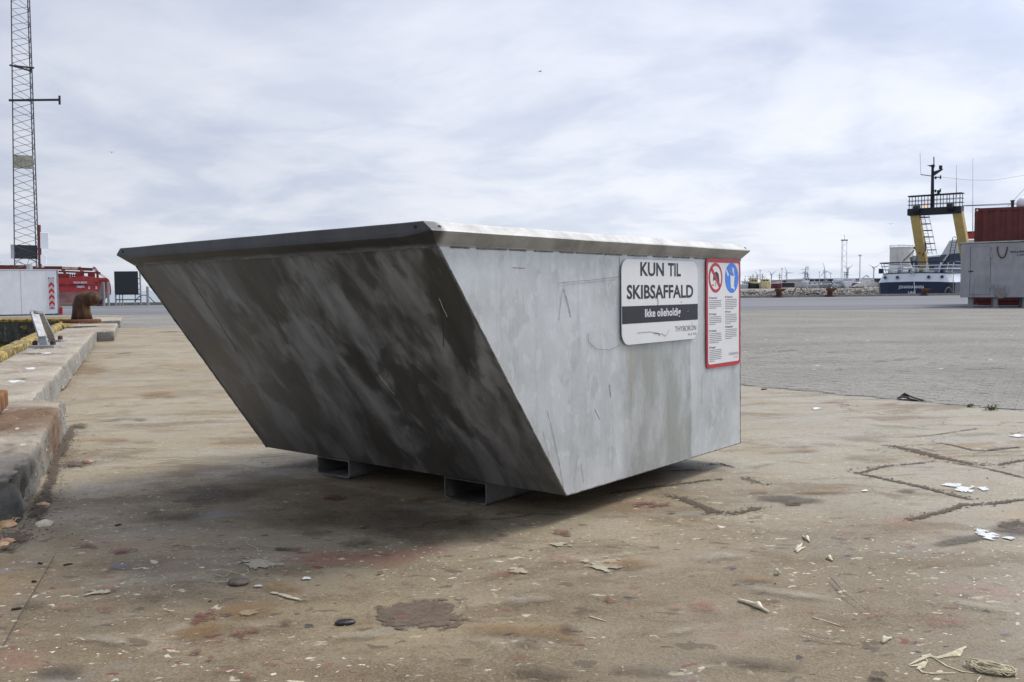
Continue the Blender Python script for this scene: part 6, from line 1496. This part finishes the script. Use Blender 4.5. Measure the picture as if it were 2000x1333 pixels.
# buildings
def building(px0, px1, ytop, Y, wallm, roofm, label, roof_px=1.0, gable=0, name='shed', bays=0):
    k_ = Y / FPX; cpx = (px0 + px1) / 2; e_ = empty(name, (hx(cpx, Y), Y, 0), label, 'building'); w2 = (px1 - px0) / 2 * k_; zt = hz_(ytop, cpx, Y)
    mb = MB(); mb.b2((-w2, 0, .4), (w2, 20, zt)); mb.build('wall', wallm, e_)
    if gable: mb = MB(); mb.prism([(-w2 - .3, zt + .01), (w2 + .3, zt + .01), (0, zt + gable * k_)], -.2, 20, 'y'); mb.build('roof', roofm, e_)
    else: mb = MB(); mb.b2((-w2 - .3, -.4, zt + .005), (w2 + .3, 20.4, zt + roof_px * k_)); mb.build('roof', roofm, e_)
    for b in range(bays): x = -w2 + 2 * w2 * b / bays; mb = MB(); mb.b2((x + .1, -.12, .4), (x + 2 * w2 / bays - .1, -.002, zt - .1)); mb.build('wall_panel', (wallm, DKP2)[b % 2], e_)
    return e_
DKP = simple('shed_dark', (.045, .047, .055), .6, 0, .1, .5); DKP2 = simple('shed_dark_panel', (.065, .07, .085), .6, 0, .1, .5)
building(1576, 1735, 545.2, 260, DKP, PAINTW, 'long dark shed with a thin white roof edge behind the boats', 1.4, bays=7)
building(1730, 1880, 546, 262, DKP, PAINTW, 'dark shed continuing behind the trawler', 1.4, name='shed')
building(1534, 1572, 547.8, 255, simple('pale_shed', (.50, .50, .50), .7), simple('pale_roof', (.62, .64, .66), .6), 'pale grey low building left of the dark shed', 1.4, name='harbour_building')
building(1529, 1535, 551, 240, BRN, BRN, 'small maroon gabled hut beside the pale building', gable=3.5, name='hut')
cb2 = building(1526, 1552, 553, 182, DKP, PAINTW, 'dark open fronted canopy with a white curved roof', 1.0, name='canopy'); cb2['category'] = 'canopy'
# far masts and poles
def pole(px, ytop, Y, r, label, name='pole', cat='pole', lattice=0, mat=None):
    e_ = empty(name, (hx(px, Y), Y, .5), label, cat, 'far masts and lamp poles'); zt = hz_(ytop, px, Y) - .5
    if lattice:
        for (dx, dy) in ((-lattice, 0), (lattice, 0), (0, lattice * 1.6)):
            mb = MB(); mb.tube([(dx, dy, 0), (dx * .8, dy * .8, zt)], r, 5); mb.build('leg', mat or PALE, e_)
        z = 0; k = 0; mb = MB()
        while z < zt - 1.5: mb.tube([(-lattice * (1 if k % 2 else -1), 0, z), (lattice * (1 if k % 2 else -1), 0, z + 1.4)], r * .6, 4); z += 1.4; k += 1
        mb.build('lacing', mat or PALE, e_)
        mb = MB(); mb.box((0, 0, zt + .1), (lattice * 2.2, .4, .35)); mb.tube([(0, 0, zt), (0, 0, zt + 1.5)], .05, 4); mb.build('head', GALVP, e_)
    else:
        mb = MB(); mb.tube([(0, 0, 0), (0, 0, zt)], [r, r * .7], 6); mb.build('shaft', mat or PALE, e_); mb = MB(); mb.box((0, 0, zt + .05), (r * 4, r * 2.4, r * 2.5)); mb.build('head', PALE, e_)
    return e_
pole(1648, 471, 230, .06, 'tallest pale lattice mast rising behind the white ship', 'lattice_mast', 'mast', .75)
pole(1679, 500, 235, .16, 'tall plain pale pole between lattice mast and crane'); pole(1484.5, 529, 230, .10, 'thin pole with a small head left of the first turbines')
pole(1527, 526, 230, .10, 'thin pole with a small head above the maroon boat'); pole(1577.5, 523, 232, .11, 'thin pole with a square head at the end of the dark shed')
pole(1612.5, 533, 300, .10, 'short faint pole just right of the largest turbine'); pole(1622, 535, 300, .12, 'short faint lamp pole with a wide head right of the largest turbine'); pole(1600, 532, 240, .08, 'short slim mast left of the largest turbine'); pole(1455.5, 541, 230, .06, 'short thin mast nearest the skip edge')
# wind turbines
TG = 'wind turbines on the horizon'
def turbine(px, yh, angs, blade_px, label, Y=1500):
    k_ = Y / FPX; e_ = empty('wind_turbine', (hx(px, Y), Y, 0), label, 'wind turbine', TG); zt = hz_(yh, px, Y)
    mb = MB(); mb.tube([(0, 0, 0), (0, 0, zt)], [1.5, .85], 8); mb.build('tower', PALE, e_)
    mb = MB(); mb.bar((0, -1.2, zt), (0, 4, zt + .1), 2.0, 2.0); mb.build('nacelle', PALE, e_); mb = MB(); mb.lathe([(.3, -1.6), (1.3, -.6), (1.3, .6)], 8, (0, -2.2, zt), 0, Matrix.Rotation(R(-90), 3, 'X')); mb.build('hub', PALE, e_)
    Lb = blade_px * k_
    for a in angs:
        d = Vector((math.cos(R(a)), 0, math.sin(R(a)))); n = Vector((-d.z, 0, d.x)); o = Vector((0, -2.4, zt)); mb = MB()
        vs = []
        for f, w_ in ((0, .55), (.15, 1.25), (.5, .85), (1, .30)):
            for q, yy in ((-.5, 0), (0, -.25), (.5, 0), (0, .25)): vs.append(o + d * Lb * f + n * w_ * 1.3 * q + Vector((0, yy * 1.2, 0)))
        mb.add(vs, [(i * 4 + j, i * 4 + (j + 1) % 4, i * 4 + 4 + (j + 1) % 4, i * 4 + 4 + j) for i in range(3) for j in range(4)] + [(3, 2, 1, 0), (12, 13, 14, 15)]); mb.build('blade', PALE, e_)
turbine(1479, 538, (126, 6, 246), 11, 'wind turbine rising behind the masts of the dark fishing boat', 1700)
turbine(1506.5, 536.5, (130, 41, 270), 11, 'wind turbine standing behind the cream yellow boat')
turbine(1536.5, 533.5, (113, -1, 238), 13.5, 'wind turbine above the pale grey building')
turbine(1571.5, 532, (78, 196, 318), 13.5, 'wind turbine beside the tall mast of the white ship at the shed end')
turbine(1610, 529.5, (103, -20, 232), 16, 'largest wind turbine, above the left half of the dark shed')
turbine(1655, 526.5, (140, 43, 270), 13.5, 'wind turbine directly behind the radar mast of the bow on ship')
turbine(1706, 523.5, (30, 150, 268), 13.5, 'wind turbine right of the crane, nearest the trawler')
# gulls
def gull(px, py, Y, span, label, tilt):
    c_ = at(px, py, Y); e_ = empty('gull', c_, label, 'gull', 'gulls in the sky', rz=tilt)
    mb = MB(); mb.lathe([(.01, -.22), (.055, -.1), (.065, .02), (.03, .16), (.01, .2)], 8, (0, 0, 0), 0, Matrix.Rotation(R(90), 3, 'Y')); mb.build('body', DKGREY, e_)
    for s_ in (-1, 1): mb = MB(); mb.add([(.05, 0, .01), (-.06, 0, .01), (-.03, s_ * span * .5, .10), (.06, s_ * span * .5, .10), (-.08, s_ * span, .03), (.05, 0, -.01), (-.06, 0, -.01), (-.03, s_ * span * .5, .085), (.06, s_ * span * .5, .085), (-.08, s_ * span, .02)], [(0, 1, 2, 3), (2, 4, 3), (6, 5, 8, 7), (9, 7, 8), (1, 6, 7, 2), (0, 3, 8, 5), (3, 4, 9, 8), (2, 7, 9, 4)]); mb.build('wing', DKGREY, e_)
gull(1055, 140, 130, .55, 'distant gull high above the skip', .6); gull(1739, 438, 150, .6, 'distant gull left of the trawler gantry', 1.2); gull(218, 298, 140, .5, 'distant gull to the right of the radio mast', 2.0)
